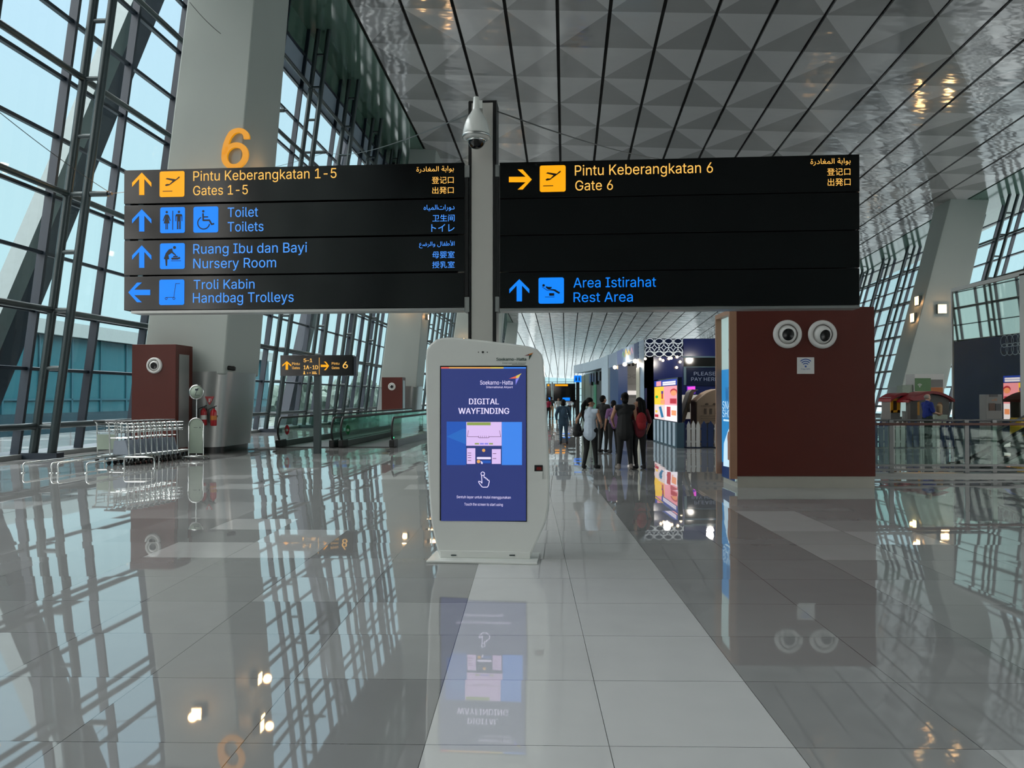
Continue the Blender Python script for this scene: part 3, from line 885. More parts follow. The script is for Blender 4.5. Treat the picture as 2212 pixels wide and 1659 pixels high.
g = MB(); a = cc0 + V((.01, .0, zz(228))); g.hexa([a + V((-.0, -.02, -.03)), a + V((.05, -.02, -.03)), a + V((.05, .16, -.03)), a + V((.0, .16, -.03))], [a + V((-.0, -.02, .05)), a + V((.05, -.02, .05)), a + V((.05, .16, .05)), a + V((.0, .16, .05))])
part('arm', g, M['white'], cctv)

# ---- small gate sign
gy = 22.0; g0 = at(684, 859, gy); g0.z = 0
FG = Fr(g0, (cos(R(3)), -sin(R(3)), 0))
gs = thing('gate_sign', 'small black gate sign on a grey post by the moving walkways', 'sign', g0)
a, w1 = FG.uv(606, 767.5); b_, w0 = FG.uv(762.5, 811.5)
bd_ = part('panel', MB().fbox(FG, a, b_, w0, w1, -.2, .02), M['black_gloss'], gs, bevel=.003)
c0_, c1_ = FG.uv(764.5, 790)[0], FG.uv(769.5, 790)[0]
part('end_cap', MB().fbox(FG, c0_, c1_, w0, w1 - .03, -.2, .0), M['steel_dark'], gs)
part('post', MB().fbox(FG, FG.uv(677, 900)[0], FG.uv(690.5, 900)[0], 0, w0, -.19, -.01), M['steel'], gs)
FQ = Fr(g0 + FG.n * .02, FG.ex)
g = MB(); arrow(g, FQ, 610, 629.3, 780, 798.6, 'up', DL); arrow(g, FQ, 693, 711, 781, 799.7, 'right', DL); part('arrow', g, M['orange_lit'], bd_, recalc=False)
letters(bd_, M['orange_pale'], FQ, [('Pintu', 631, 647.4, 783, 788.4), ('Gates', 631, 647.8, 792, 797.3), ('5–1', 656, 674.4, 774.6, 782.4, 0, .25), ('1A-1D', 656, 687, 789.3, 797.6, 0, .25), ('2-9', 663, 671, 804, 807.4),
    ('Pintu', 716.6, 732.9, 782.6, 787.8), ('Gates', 716.6, 733.3, 792, 797.2), ('6', 740.5, 751.2, 781.2, 795.6, 0, .3)], DL)
for y0_, y1_, x1_ in ((803, 804.6, 683), (806.2, 807.8, 684.5)):
    part('small_print', MB().poly(FQ, FQ.P([(674, y1_), (x1_, y1_), (x1_, y0_), (674, y0_)]), DL), M['orange_pale'], bd_, recalc=False)
g = MB(); g.poly(FQ, FQ.P([(655, 808.5), (656.5, 803.5), (658, 803.5), (659.5, 808.5)]), DL); c = FQ.uv(657.2, 802.4); g.poly(FQ, circ(c[0], c[1], .014, 10), DL)
part('walker_symbol', g, M['orange_pale'], bd_, recalc=False)
part('divider', MB().poly(FQ, FQ.P([(689.3, 772.4), (690.2, 772.4), (690.2, 808.8), (689.3, 808.8)]), DL), M['orange_pale'], bd_, recalc=False)

# ---- yellow number on the first pillar
FN = Fr(hall(21.6, -10.85, 0) - B * .06, N, (N * .11 + V((0, 0, 1))))
num = MB()
ua, wb = FN.uv(410.5, 364); ub, _ = FN.uv(470, 364); _, wt = FN.uv(440, 277.5)
six = lambda a, b_: (ua + (ub - ua) * a, wb + (wt - wb) * b_)
bo_ = [(.5 + .48 * cos(t), .325 + .325 * sin(t)) for t in [2 * pi * i / 40 for i in range(40)]]
bi_ = [(.5 + .275 * cos(t), .325 + .205 * sin(t)) for t in [2 * pi * i / 40 for i in range(40)]]
def ribbon(outer, inner, closed=False):
    m_ = len(outer); o_ = [six(*q) for q in outer]; i_ = [six(*q) for q in inner]
    vs = [FN.p(*q, .06) for q in o_] + [FN.p(*q, .06) for q in i_] + [FN.p(*q, -.02) for q in o_] + [FN.p(*q, -.02) for q in i_]
    fs = []
    for k in range(m_ if closed else m_ - 1):
        a, b_ = k, (k + 1) % m_
        fs += [(a, b_, m_ + b_, m_ + a), (2 * m_ + a, 3 * m_ + a, 3 * m_ + b_, 2 * m_ + b_), (a, 2 * m_ + a, 2 * m_ + b_, b_), (m_ + a, m_ + b_, 3 * m_ + b_, 3 * m_ + a)]
    if not closed: fs += [(0, m_, 3 * m_, 2 * m_), (m_ - 1, 3 * m_ - 1, 4 * m_ - 1, 2 * m_ - 1)]
    num.add(vs, fs)
ribbon(bo_, bi_, True)
so_ = [(.955, .735)] + [(.52 + .435 * cos(t), .735 + .265 * sin(t)) for t in [R(8) + R(132) * i / 14 for i in range(15)]] + [(.10, .78), (.035, .62), (.01, .46), (.02, .325)]
si_ = [(.745, .735)] + [(.53 + .215 * cos(t), .735 + .155 * sin(t)) for t in [R(8) + R(132) * i / 14 for i in range(15)]] + [(.285, .76), (.235, .64), (.225, .50), (.225, .40)]
ribbon(so_, si_)
tag(part('gate_number', num, M['yellow_sign']), 'large yellow number six mounted high on the nearest left pillar', 'sign')

# ================================================================== TOUCH-SCREEN KIOSK
M['screen_blue'] = pm('screen_navy', (44, 56, 118), emit=.85)
M['screen_purple'] = pm('screen_purple', (80, 66, 130), emit=.8)
M['scr_orange'] = pm('screen_orange', (225, 165, 90), emit=.9)
M['scr_yellow'] = pm('screen_yellow', (215, 190, 90), emit=.9)
M['scr_lilac'] = pm('screen_lilac', (214, 186, 236), emit=.95)
M['scr_white'] = pm('screen_white', (225, 215, 250), emit=1.0)
M['scr_blue1'] = pm('screen_blue_left', (34, 84, 176), emit=.95)
M['scr_blue2'] = pm('screen_blue_right', (62, 130, 228), emit=.95)
M['scr_green'] = pm('screen_olive', (140, 160, 80), emit=.9)
M['scr_dark'] = pm('screen_dark_line', (110, 70, 110), emit=.5)
M['scr_pale'] = pm('screen_pale_violet', (130, 130, 230), emit=.9)
M['screen_band'] = pm('screen_mid_blue', (40, 104, 190), emit=.9)
M['scr_red'] = pm('screen_red', (225, 100, 80), emit=.9)
M['logo_green'] = pm('dark_green_print', (24, 62, 52), .5)
M['logo_red'] = pm('dark_red_print', (110, 24, 40), .5)
M['logo_orange'] = pm('orange_print', (200, 120, 50), .5)
M['red_window'] = pm('red_scan_window', (110, 24, 22), .15)
KA = R(5)
ko = at(1044, 859, 7.62); ko.z = 0
FK = Fr(ko, (cos(KA), -sin(KA), 0))
kiosk = thing('wayfinding_kiosk', 'tall white touch screen wayfinding kiosk standing in the middle of the floor', 'kiosk', ko)
out = [(949, 1206), (941, 1175), (931, 1128), (926, 1060), (922, 960), (919.5, 850), (919, 780), (920.5, 757), (928, 744), (941, 733.5), (955, 729.5), (975, 728.5), (1010, 731.5), (1060, 737), (1110, 743), (1143, 748), (1160, 754), (1169, 764), (1173.5, 779), (1177, 830), (1181, 900), (1185, 980), (1187, 1040), (1185.5, 1095), (1179, 1128), (1165, 1160), (1152, 1188), (1146, 1206)]
body = part('body', MB().extr(FK, FK.P(out), -.13, 0), M['white'], kiosk, bevel=.018)
pl = MB()
ul, ur = FK.uv(928, 1214)[0], FK.uv(1163, 1214)[0]
pl.fbox(FK, ul, ur, 0, .022, -.32, .17)
part('base_plate', pl, M['white'], kiosk, bevel=.006)
pl = MB(); pl.fbox(FK, FK.uv(950, 1200)[0], FK.uv(1146, 1200)[0], .02, .09, -.14, .012)
part('lower_skirt', pl, M['white'], kiosk, bevel=.008)
sc_b = MB(); a, w1 = FK.uv(950.6, 790.4); b_, w0 = FK.uv(1138.2, 1127)
sc_b.fbox(FK, a, b_, w0, w1, -.02, .004)
scr = part('screen', sc_b, M['black_gloss'], kiosk)
d0 = .006
def P4(x0, x1, y0, y1): return FK.P([(x0, y0), (x1, y0), (x1, y1), (x0, y1)])
part('display', MB().poly(FK, P4(953, 1136.4, 793, 1125), d0), M['screen_blue'], scr, recalc=False)
d1 = d0 + .001
def pic(name, shapes, mat):
    g = MB()
    for pts, dz in shapes: g.poly(FK, pts, d1 + dz)
    return part(name, g, M[mat], scr, recalc=False)
for x0, x1, k in ((953, 970, 'scr_red'), (970, 1060, 'scr_orange'), (1060, 1088, 'scr_yellow'), (1088, 1136.4, 'scr_blue2')): pic('colour_strip', [(P4(x0, x1, 793, 796.2), 0)], k)
pic('blue_band', [(P4(965, 1007, 910.7, 1004.4), 0)], 'scr_blue1'); pic('blue_band', [(P4(1084, 1127.7, 911.5, 1004.4), 0)], 'scr_blue2')
pic('band_triangle', [(FK.P([(965, 943), (1000, 926), (1007, 926), (1007, 960)]), .0005)], 'screen_band')
pic('map_window', [(P4(1007.4, 1083.7, 911.5, 962.8), 0)], 'scr_lilac')
pic('map_header', [(P4(1009, 1060, 912.3, 918.6), .0005)], 'scr_green')
wl = .004
g = MB()
g.stroke(FK, FK.P([(1012, 929.5), (1009.8, 943.2), (1033, 943.2), (1036, 945.5), (1055, 945.5), (1058, 943.2), (1082, 943.2), (1079.3, 930.2)]), wl, d1 + .0006)
for x in (1034, 1038, 1042, 1047, 1051, 1056): g.stroke(FK, FK.P([(x, 941.2), (x, 945.5)]), wl * .7, d1 + .0008, joints=False)
part('map_outline', g, M['scr_dark'], scr, recalc=False)
for x0, x1, k in ((1025.8, 1035, 'scr_green'), (1036.8, 1045.4, 'scr_pale'), (1047, 1054.8, 'scr_pale'), (1056.6, 1065, 'scr_green')): pic('map_button', [(P4(x0, x1, 957, 960), .0006)], k)
for x0, x1, y0 in ((1008.6, 1027, 968), (1062.7, 1082, 970)):
    pic('menu_window', [(P4(x0, x1, y0, 1002), 0)], 'scr_lilac')
    pic('menu_lines', [(P4(x0 + 2, x0 + 9.5, y, y + 1.2), .0005) for y in ((978, 983, 988, 994) if x0 < 1050 else (979, 989.5))], 'scr_dark')
for x, y, r_ in ((1045, 972.8, .0155), (1034, 996.8, .0165)):
    c = FK.uv(x, y); pic('orange_button', [(circ(c[0], c[1], r_, 18), 0)], 'scr_orange')
a, w1 = FK.uv(1030, 987); b_, w0 = FK.uv(1061, 992); pic('search_bar', [(rrect(a, b_, w0, w1, .01), 0)], 'scr_white')
a, w1 = FK.uv(1041, 994.5); b_, w0 = FK.uv(1060.5, 1000.5); pic('blue_button', [(rrect(a, b_, w0, w1, .01), 0)], 'scr_blue1')
pic('pointer', [(FK.P([(1038.5, 995), (1043, 999), (1042.5, 1002.5), (1039.5, 1001.5)]), .0008)], 'scr_white')
letters(scr, M['scr_white'], FK, [('DIGITAL', 1013.6, 1077.5, 861, 873.3, 0, .35), ('WAYFINDING', 990.6, 1099.8, 881.2, 893.8, 0, .35), ('Soekarno-Hatta', 1037.2, 1107.7, 822, 830.8), ('International Airport', 1050.5, 1107.7, 834, 838.4),
    ('Sentuh layar untuk mulai menggunakan', 986.6, 1103.4, 1070.3, 1075.9), ('Touch the screen to start using', 1003.2, 1086.3, 1086, 1091.8)], d1, 'screen_text')
g = MB()
hw = .009
c = FK.uv(1043, 1023.2); g.stroke(FK, circ(c[0], c[1], .017, 20), hw * .75, d1, closed=True)
g.stroke(FK, FK.P([(1040.5, 1026), (1041.3, 1043.5), (1038, 1040), (1034, 1039.5), (1034.5, 1042.5), (1041, 1051), (1043.5, 1052.3), (1053, 1052), (1055, 1049), (1057.2, 1040), (1056.3, 1037.3), (1053.5, 1037), (1053.2, 1034.5), (1050, 1034.2), (1049.6, 1031.5), (1046, 1031.5), (1045.6, 1026)]), hw * .8, d1)
part('hand_symbol', g, M['scr_white'], scr, recalc=False)
g = MB(); g.poly(FK, FK.P([(1100, 817.9), (1115, 812), (1115, 817.5)]), d1, 0); g.poly(FK, FK.P([(1115, 812), (1126.8, 806.3), (1120, 816), (1115, 817.5)]), d1, 1); g.poly(FK, FK.P([(1114, 819), (1120, 816), (1124, 811), (1114, 831.5)]), d1, 2)
part('screen_emblem', g, [M['scr_red'], M['scr_yellow'], M['scr_pale']], scr, recalc=False)
d2 = .004
letters(body, M['logo_green'], FK, [('Soekarno-Hatta', 1072.3, 1136.8, 772.8, 779.3, 0, .2), ('International Airport', 1085, 1136.5, 783, 785.6)], d2, 'printed_name')
g = MB(); g.poly(FK, P4(1106, 1135, 786.8, 787.6), d2)
g.poly(FK, FK.P([(1143, 768.2), (1150, 764), (1142.5, 778.5)]), d2)
part('printed_emblem', g, M['logo_green'], body, recalc=False)
g = MB(); g.poly(FK, FK.P([(1132.5, 768.6), (1143, 764.6), (1143, 768)]), d2, 0); g.poly(FK, FK.P([(1143, 764.6), (1152.5, 761.5), (1148, 766), (1143, 768)]), d2, 1)
part('printed_emblem', g, [M['logo_red'], M['logo_orange']], body, recalc=False)
g = MB()
for x, r_ in ((1033.5, .005), (1043, .011), (1052.5, .005)):
    c = FK.uv(x, 760.8); g.lathe(FK.p(c[0], c[1], 0), FK.n, [(r_, -.01), (r_, .004), (.0005, .004)], 14)
part('camera_lens', g, M['black_gloss'], kiosk)
a, w1 = FK.uv(1154.5, 1004.5); b_, w0 = FK.uv(1172.5, 1018)
sl = part('scanner_slot', MB().fbox(FK, a, b_, w0, w1, -.03, .008), M['black'], kiosk, bevel=.003)
part('scanner_window', MB().fbox(FK, a + .02, b_ - .012, w0 + .012, w1 - .018, 0, .011), M['red_window'], sl)
g = MB(); g.extr(FK, FK.P([(1154.5, 1018), (1172, 1018), (1172, 1035)]), 0, .012); part('scanner_ledge', g, M['white'], kiosk)
g = MB()
for x in (980.5, 1106.5):
    a = FK.uv(x, 1199)
    g.fbox(FK, a[0] - .026, a[0] + .026, a[1] - .004, a[1] + .006, .01, .018)
part('vent_slot', g, M['steel'], kiosk)

# ================================================================== LEFT SIDE OF THE HALL
# ---- maroon air-supply boxes with round jet nozzles
def nozzle(mb_ring, mb_ball, mb_hole, c, n, r, aim):
    """round jet nozzle on a face with normal n; aim tilts the barrel"""
    mb_ring.lathe(c, n, [(r, -.02), (r, .02), (r * .93, .045), (r * .72, .05), (r * .70, .02), (r * .69, -.02)], 40)
    a = (n + aim).normalized()
    o = c - n * r * .22
    R0 = r * .70
    mb_ball.lathe(o, a, [(R0 * cos(t), R0 * sin(t)) for t in [R(-20) + (R(51) + R(20)) * i / 10 for i in range(11)]] + [(R0 * .60, R0 * .77), (R0 * .60, R0 * .5)], 36)
    mb_hole.lathe(o, a, [(R0 * .612, R0 * .755), (R0 * .59, R0 * .56), (.001, R0 * .54)], 30)
def jet_box(label, fr, u0, u1, zb, zt, depth, plinth_mat, eyes, er, side=True):
    o = thing('air_supply_box', label, 'air supply unit', fr.O)
    part('cabinet', MB().fbox(fr, u0, u1, zb, zt, -depth, 0), M['maroon'], o, bevel=.006)
    part('plinth', MB().fbox(fr, u0 + .03, u1 - .03, 0, zb, -depth + .05, -.05), plinth_mat, o)
    for (u, w, aim) in eyes:
        a, b_, c = MB(), MB(), MB()
        nozzle(a, b_, c, fr.p(u, w, .005), fr.n, er, fr.ex * aim[0] + V((0, 0, aim[1])))
        rg = part('nozzle_ring', a, M['white_matt'], o)
        part('nozzle_barrel', b_, M['white_matt'], rg)
        part('nozzle_opening', c, M['black'], rg)
    g = MB(); g.fbox(fr, u0 - .012, u0 + .05, zb, zt + .01, -depth - .01, .012) if not side else None
    return o
# left one beside the first pillar
b0 = at(330, 859, 21.25); b0.z = 0
FB1 = Fr(b0, N)
ua, _ = FB1.uv(284, 900); ub, _ = FB1.uv(379, 900)
ew_, ezz = FB1.uv(334, 789.5)
bx1 = jet_box('dark maroon air supply box with one round white nozzle behind the luggage trolleys', FB1, ua, ub, .12, FB1.uv(330, 744)[1], .95, M['plinth'], [(ew_, ezz, (.12, -.1))], .215)
FS1 = Fr(FB1.p(ub, 0, 0), B)
FS1b = Fr(FB1.p(ub, 0, 0), -B)            # the side faces the hall: its own plane looks along +N
FSide = Fr(FB1.p(ub + .012, 0, 0), B)
def side_panel(o, fr, ub, zb, zt, depth, mat, d=.012):
    c = fr.p(ub, 0, 0)
    g = MB()
    q = lambda a, z, k: c + (-fr.n) * a + V((0, 0, z)) + fr.ex * k
    g.hexa([q(.16, zb, -.01), q(depth - .22, zb, -.01), q(depth - .22, zt, -.01), q(.16, zt, -.01)], [q(.16, zb, d), q(depth - .22, zb, d), q(depth - .22, zt, d), q(.16, zt, d)])
    return part('side_panel', g, mat, o, 'pale grey side panel')
side_panel(bx1, FB1, ub, .2, 2.72, .95, M['cladding'])
# second one beside the second pillar
b0 = at(848, 859, 48.3); b0.z = 0
FB2 = Fr(b0, N)
ua, _ = FB2.uv(824.5, 860); ub, _ = FB2.uv(869, 860)
eu, ez_ = FB2.uv(846.5, 835)
bx2 = jet_box('maroon air supply box with one round nozzle behind the moving walkways', FB2, ua, ub, .12, FB2.uv(848, 815)[1], .95, M['plinth'], [(eu, ez_, (.05, -.08))], .23)
side_panel(bx2, FB2, ub, .2, 2.6, .95, M['cladding'])

# ---- wall lamps on the pillars
def pillar_lamp(label, pos, nrm, watts, size=(.30, .34)):
    o = thing('wall_lamp', label, 'lamp', pos)
    ex = V((0, 0, 1)).cross(nrm).normalized()
    g = MB(); g.box(pos + nrm * .10, (size[0], .2, size[1]), ax=(ex, nrm, V((0, 0, 1))))
    part('housing', g, M['stainless_dull'], o)
    g = MB(); g.box(pos + nrm * .205, (size[0] * .86, .015, size[1] * .86), ax=(ex, nrm, V((0, 0, 1))))
    part('lens', g, M['lamp'], o)
    ld = bpy.data.lights.new('lamp_light', 'POINT'); ld.energy = watts; ld.color = (1, .50, .18); ld.shadow_soft_size = .12
    lo = bpy.data.objects.new('lamp_light', ld); COL.objects.link(lo); lo.location = pos + nrm * .42
    link_child(lo, o); lo.matrix_parent_inverse = ROOTM[o].inverted()
for i, s in enumerate(PILLAR_L[:4]):
    tf = -10.9 + .1 * 7.2
    pillar_lamp('warm square lamp on the front face of the %s left pillar' % ORD[i], hall(s, tf, 7.3), -B, 9)
    for k, z in enumerate((6.8, 8.0)):
        pillar_lamp('warm square lamp, %s of two on the hall side of the %s left pillar' % (('lower', 'upper')[k], ORD[i]), hall(s + 1.2, -9.68 + .0795 * z, z), N, 8)
for i, s in enumerate(PILLAR_R[1:3]):
    z = 7.7
    pillar_lamp('warm square lamp on the front face of the %s right pillar' % ORD[i + 1], hall(s, 24.1 + .25 * z, z), -B, 16, (.62, .66))
    for k, z in enumerate((7.2, 8.4)):
        pillar_lamp('warm square lamp, %s of two on the hall side of the %s right pillar' % (('lower', 'upper')[k], ORD[i + 1]), hall(s + .9, 22.7 + .27 * z, z), -N, 12, (.62, .66))

# ---- cable stays and their brackets on the masts
def stay(label, s, z):
    p = lean_pt(s, -12.93, .13, z)
    o = thing('cable_bracket', label, 'cable bracket', p)
    part('arm', MB().tube([p + N * .11, p + N * .56], .075, 12), M['steel'], o)
    part('tip', MB().tube([p + N * .54, p + N * .66], .045, 10), M['steel_dark'], o)
    return p + N * .65
e1 = stay('grey cylinder bracket on the nearest left mast beside the sign', 19.25, 6.69)
e2 = stay('grey cylinder bracket on the left mast just past the pillar with the number six', 29.65, 12.55)
e3 = stay('grey cylinder bracket on a far left mast above the sign', 34.85, 12.55)
def cable(label, a, b_, sag):
    pts = [a + (b_ - a) * t + V((0, 0, -sag * 4 * t * (1 - t))) for t in [i / 12 for i in range(13)]]
    tag(part('stay_cable', MB().tube(pts, .008, 5), M['black']), label, 'cable')
pt = FS.p(-.1, ztop - .06, -.1)
cable('thin steel cable running left from the sign post top to a far mast', pt, e3, .25)
cable('thin steel cable running right from the sign post top above the right sign half', FS.p(.15, ztop - .06, -.1), at(1570, 340, 24), .3)
cable('thin steel cable from the far mast bracket down to the nearest left mast bracket', e3, e1, .2)
cable('thin steel cable running along the left glass from the nearest mast bracket', e1, lean_pt(14.05, -12.4, .13, 7.6), .1)
cable('thin steel cable reaching to the nearest left pillar near the ceiling', at(410, 5, 20.5), hall(21.55, -10.9 + .11 * 11.5, 11.75), .05)

# ---- luggage trolleys
M['trolley_plate'] = pm('grey_trolley_plate', (150, 160, 172), .4, .2)
M['trolley_ad'] = pm('pale_green_board', (150, 165, 150), .5)
def make_trolley(name, label, group, ad):
    """faces along +y (local); handle at the -y end"""
    o = thing(name, label, 'luggage trolley', (0, 0, 0), 0, group)
    g = MB()
    for sx_ in (-.25, .25):
        g.tube([(sx_, .02, .16), (sx_, -.02, .93), (sx_, -.10, 1.0)], .016, 8)
        g.tube([(sx_ * .9, -.1, .15), (sx_ * .55, .72, .20)], .016, 8)
    g.tube([(-.22, .0, .62), (.22, .0, .62)], .012, 6); g.tube([(-.14, .72, .2), (.14, .72, .2)], .016, 8); g.tube([(-.24, -.05, .15), (.24, -.05, .15)], .016, 8)
    part('frame', g, M['chrome'], o)
    part('handle', MB().tube([(-.27, -.12, 1.0), (.27, -.12, 1.0)], .02, 10), M['rubber'], o)
    g = MB()
    for z, a in ((.92, .25), (.84, .24), (.76, .23)):
        g.tube([(-a, -.02, z), (-a * .9, .30, z + .02), (a * .9, .30, z + .02), (a, -.02, z)], .008, 5)
    for k in range(7):
        x_ = -.23 + .077 * k
        g.tube([(x_, .30, .94), (x_ * .95, .27, .74), (x_ * .9, -.01, .74)], .006, 5, cap=False)
    part('basket', g, M['chrome'], o)
    if ad:
        part('advert_board', MB().box((0, -.03, .50), (.46, .012, .36)), M['trolley_ad'], o)
    else:
        g = MB(); g.hexa([(-.21, .05, .24), (.21, .05, .24), (.21, .07, .24), (-.21, .07, .24)], [(-.15, .02, .56), (.15, .02, .56), (.15, .04, .56), (-.15, .04, .56)])
        part('back_plate', g, M['trolley_plate'], o)
    g = MB(); g.hexa([(-.2, .02, .17), (.2, .02, .17), (.12, .7, .2), (-.12, .7, .2)], [(-.2, .02, .18), (.2, .02, .18), (.12, .7, .21), (-.12, .7, .21)])
    part('deck', g, M['stainless_dull'], o)
    for x_, y_ in ((-.22, -.05), (.22, -.05), (-.13, .66), (.13, .66)):
        w = part('wheel', MB().lathe((x_ - .018, y_, .065), (1, 0, 0), [(.001, 0), (.05, 0), (.065, .006), (.065, .03), (.05, .036), (.001, .036)], 14), M['rubber'], o)
        part('fork', MB().box((x_, y_, .12), (.05, .03, .07)), M['chrome'], w)
    return o
tb = V((-9.02, 18.3, 0))
TD = Matrix.Rotation(-R(8), 3, 'Z') @ B
t0_ = make_trolley('luggage_trolley', 'nearest chrome luggage trolley of the nested row beside the maroon box', 'nested luggage trolleys', False)
for i in range(10):
    o = t0_ if i == 0 else copy_tree(t0_)
    p = tb + TD * .2 * i
    o.location = p; o.rotation_euler = (0, 0, -YAW - R(8))
    if i: o['label'] = ('%s chrome luggage trolley from the front in the nested row' % ORD[i]) if i < 9 else 'last chrome luggage trolley of the nested row, next to the round trolley sign'
t2_ = make_trolley('luggage_trolley', 'single luggage trolley with a pale green advert board left of the nested row', None, True)
t2_.location = (-9.62, 18.95, 0); t2_.rotation_euler = (0, 0, -YAW)
# ---- floor rails of the trolley bay
for (x_, lab) in ((50, 'low chrome floor rail at the outer left of the trolley bay'), (111, 'low chrome floor rail, second from the left in the trolley bay'),
                  (125, 'low chrome floor rail, third from the left in the trolley bay'), (187, 'low chrome floor rail right of the single trolley lane')):
    p = ground(x_, 1022)
    L = 2.9; h_ = .2
    pts = [p + V((0, 0, 0)), p + V((0, 0, h_ - .05)), p + B * .02 + V((0, 0, h_ - .015)), p + B * .06 + V((0, 0, h_)), p + B * (L - .06) + V((0, 0, h_)), p + B * (L - .02) + V((0, 0, h_ - .015)), p + B * L + V((0, 0, h_ - .05)), p + B * L]
    o = thing('floor_rail', lab, 'rail', p)
    part('tube', MB().tube(pts, .02, 10), M['chrome'], o)
    g = MB()
    for q in (p, p + B * L): g.lathe(q, (0, 0, 1), [(.045, 0), (.045, .012), (.02, .014)], 14)
    part('flange', g, M['chrome'], o)
p = ground(268, 1012); q = ground(333, 1012)
o = thing('floor_rail', 'short chrome hoop rail in front of the nested trolleys', 'rail', p)
part('tube', MB().tube([p, p + V((0, 0, .22)), p + V((.03, .0, .25)), q + V((-.03, 0, .25)), q + V((0, 0, .22)), q], .018, 10), M['chrome'], o)
g = MB()
for k in (p, q): g.lathe(k, (0, 0, 1), [(.04, 0), (.04, .012), (.018, .014)], 14)
part('flange', g, M['chrome'], o)

# ---- round trolley sign on a wheeled stand
t0 = at(424, 859, 20.0); t0.z = 0
FT = Fr(t0, (1, 0, 0))
st = thing('trolley_sign', 'round trolley sign on a pole above a pale rounded stand board', 'sign', t0)
kx = 20.0 / F
g = MB(); zz = lambda y: EYE - (y - 859) * kx
part('pole', MB().tube([FT.p(0, .1, -.02), FT.p(0, zz(862), -.02)], .014, 8), M['chrome'], st)
dc = FT.p(0, zz(847), 0)
ds = part('disc', MB().lathe(dc - FT.n * .03, FT.n, [(.001, 0), (.165, 0), (.165, .03), (.001, .03)], 36), M['trolley_ad'], st)
part('rim', MB().lathe(dc - FT.n * .035, FT.n, [(.165, 0), (.185, .0), (.185, .04), (.165, .04)], 36), M['chrome'], ds)
g = MB(); wl = .011; cz = zz(847)
g.stroke(FT, [(.07, cz + .09), (.03, cz + .09), (-.03, cz - .08), (.08, cz - .08)], wl, .004); g.rect(FT, -.03, .045, cz + .04, cz + .085, .004)
part('trolley_symbol', g, M['steel_dark'], ds, recalc=False)
w0, w1 = zz(979), zz(905); hw = .165
pts = [(-hw, w0), (hw, w0), (hw, w1 - hw)] + circ(0, w1 - hw, hw, 14, 0, pi)[1:]
bo = part('board', MB().extr(FT, pts, -.03, .0), M['trolley_ad'], st)
g = MB()
for s_ in (-1, 1): g.tube([FT.p(s_ * .185, .07, 0), FT.p(s_ * .185, w1 - hw, 0)] + [FT.p(.185 * sin(a) * s_, w1 - hw + .185 * cos(a), 0) for a in [pi / 2 - pi / 2 * i / 8 for i in range(9)]], .016, 8)
part('board_frame', g, M['chrome'], st)
g = MB(); g.rect(FT, -.06, .04, w1 - .22, w1 - .212, .003); g.rect(FT, .09, .11, w1 - .23, w1 - .2, .003)
part('small_print', g, M['steel_dark'], bo, recalc=False)
g = MB()
for d_ in (-.16, .16):
    g.tube([FT.p(-.26, .02, d_), FT.p(-.26, .08, d_), FT.p(.26, .08, d_), FT.p(.26, .02, d_)], .016, 8)
g.tube([FT.p(-.2, .08, -.16), FT.p(-.2, .08, .16)], .014, 8); g.tube([FT.p(.2, .08, -.16), FT.p(.2, .08, .16)], .014, 8)
part('foot_frame', g, M['chrome'], st)
for u_, d_ in ((-.26, .16), (.26, .16), (-.26, -.16), (.26, -.16)):
    part('foot', MB().lathe(FT.p(u_, 0, d_), (0, 0, 1), [(.03, 0), (.03, .02), (.015, .03)], 12), M['rubber'], st)

# ---- fire extinguishers and their sign on the first pillar
M['red'] = pm('fire_red', (170, 24, 34), .3)
def extinguisher(label, x_, y_, band=None):
    fp = hall(21.6, -10, 0)
    FE = Fr(fp - B * .17, N)
    u, w = FE.uv(x_, y_)
    c = FE.p(u, w, 0)
    o = thing('fire_extinguisher', label, 'fire extinguisher', c)
    part('cylinder', MB().lathe(c, (0, 0, 1), [(.001, -.24), (.075, -.24), (.085, -.22), (.085, .13), (.07, .18), (.03, .21), (.03, .24), (.001, .24)], 20), M['red'], o)
    part('valve', MB().box(c + V((0, -.0, .26)), (.05, .05, .05)).tube([c + V((0, 0, .28)), c + V((.09, -.02, .31))], .012, 6), M['black'], o)
    part('hose', MB().tube([c + V((-.02, 0, .27)), c + V((-.13, -.02, .22)), c + V((-.14, -.02, .05)), c + V((-.10, -.06, -.16))], .014, 6), M['black'], o)
    part('wall_bracket', MB().box(c + B * .07 + V((0, 0, .02)), (.10, .14, .06), ax=(N, B, V((0, 0, 1)))), M['black'], o)
    part('label_plate', MB().lathe(c, (0, 0, 1), [(.0865, -.08), (.0865, .04)], 20), band or M['white_matt'], o)
extinguisher('red fire extinguisher with a white label on the pillar, left one', 440, 900)
extinguisher('red fire extinguisher with an orange label on the pillar, right one', 461.5, 901, M['logo_orange'])
FE = Fr(hall(21.6, -10, 0) - B * .075, N)
g = MB(); g.extr(FE, FE.P([(442.5, 856.5), (462.5, 856.5), (452.5, 875)]), -.01, .01)
tri = part('extinguisher_sign', g, M['red']); tag(tri, 'red triangular fire extinguisher sign above the extinguishers on the pillar', 'sign')
g = MB(); g.rect(FE, *[FE.uv(451, 870)[0], FE.uv(454, 870)[0], FE.uv(450, 869)[1], FE.uv(450, 861)[1]], .012)
g.stroke(FE, FE.P([(454, 861.5), (456, 861.5), (456.5, 866)]), .012, .012)
part('extinguisher_symbol', g, M['white_matt'], tri, recalc=False)
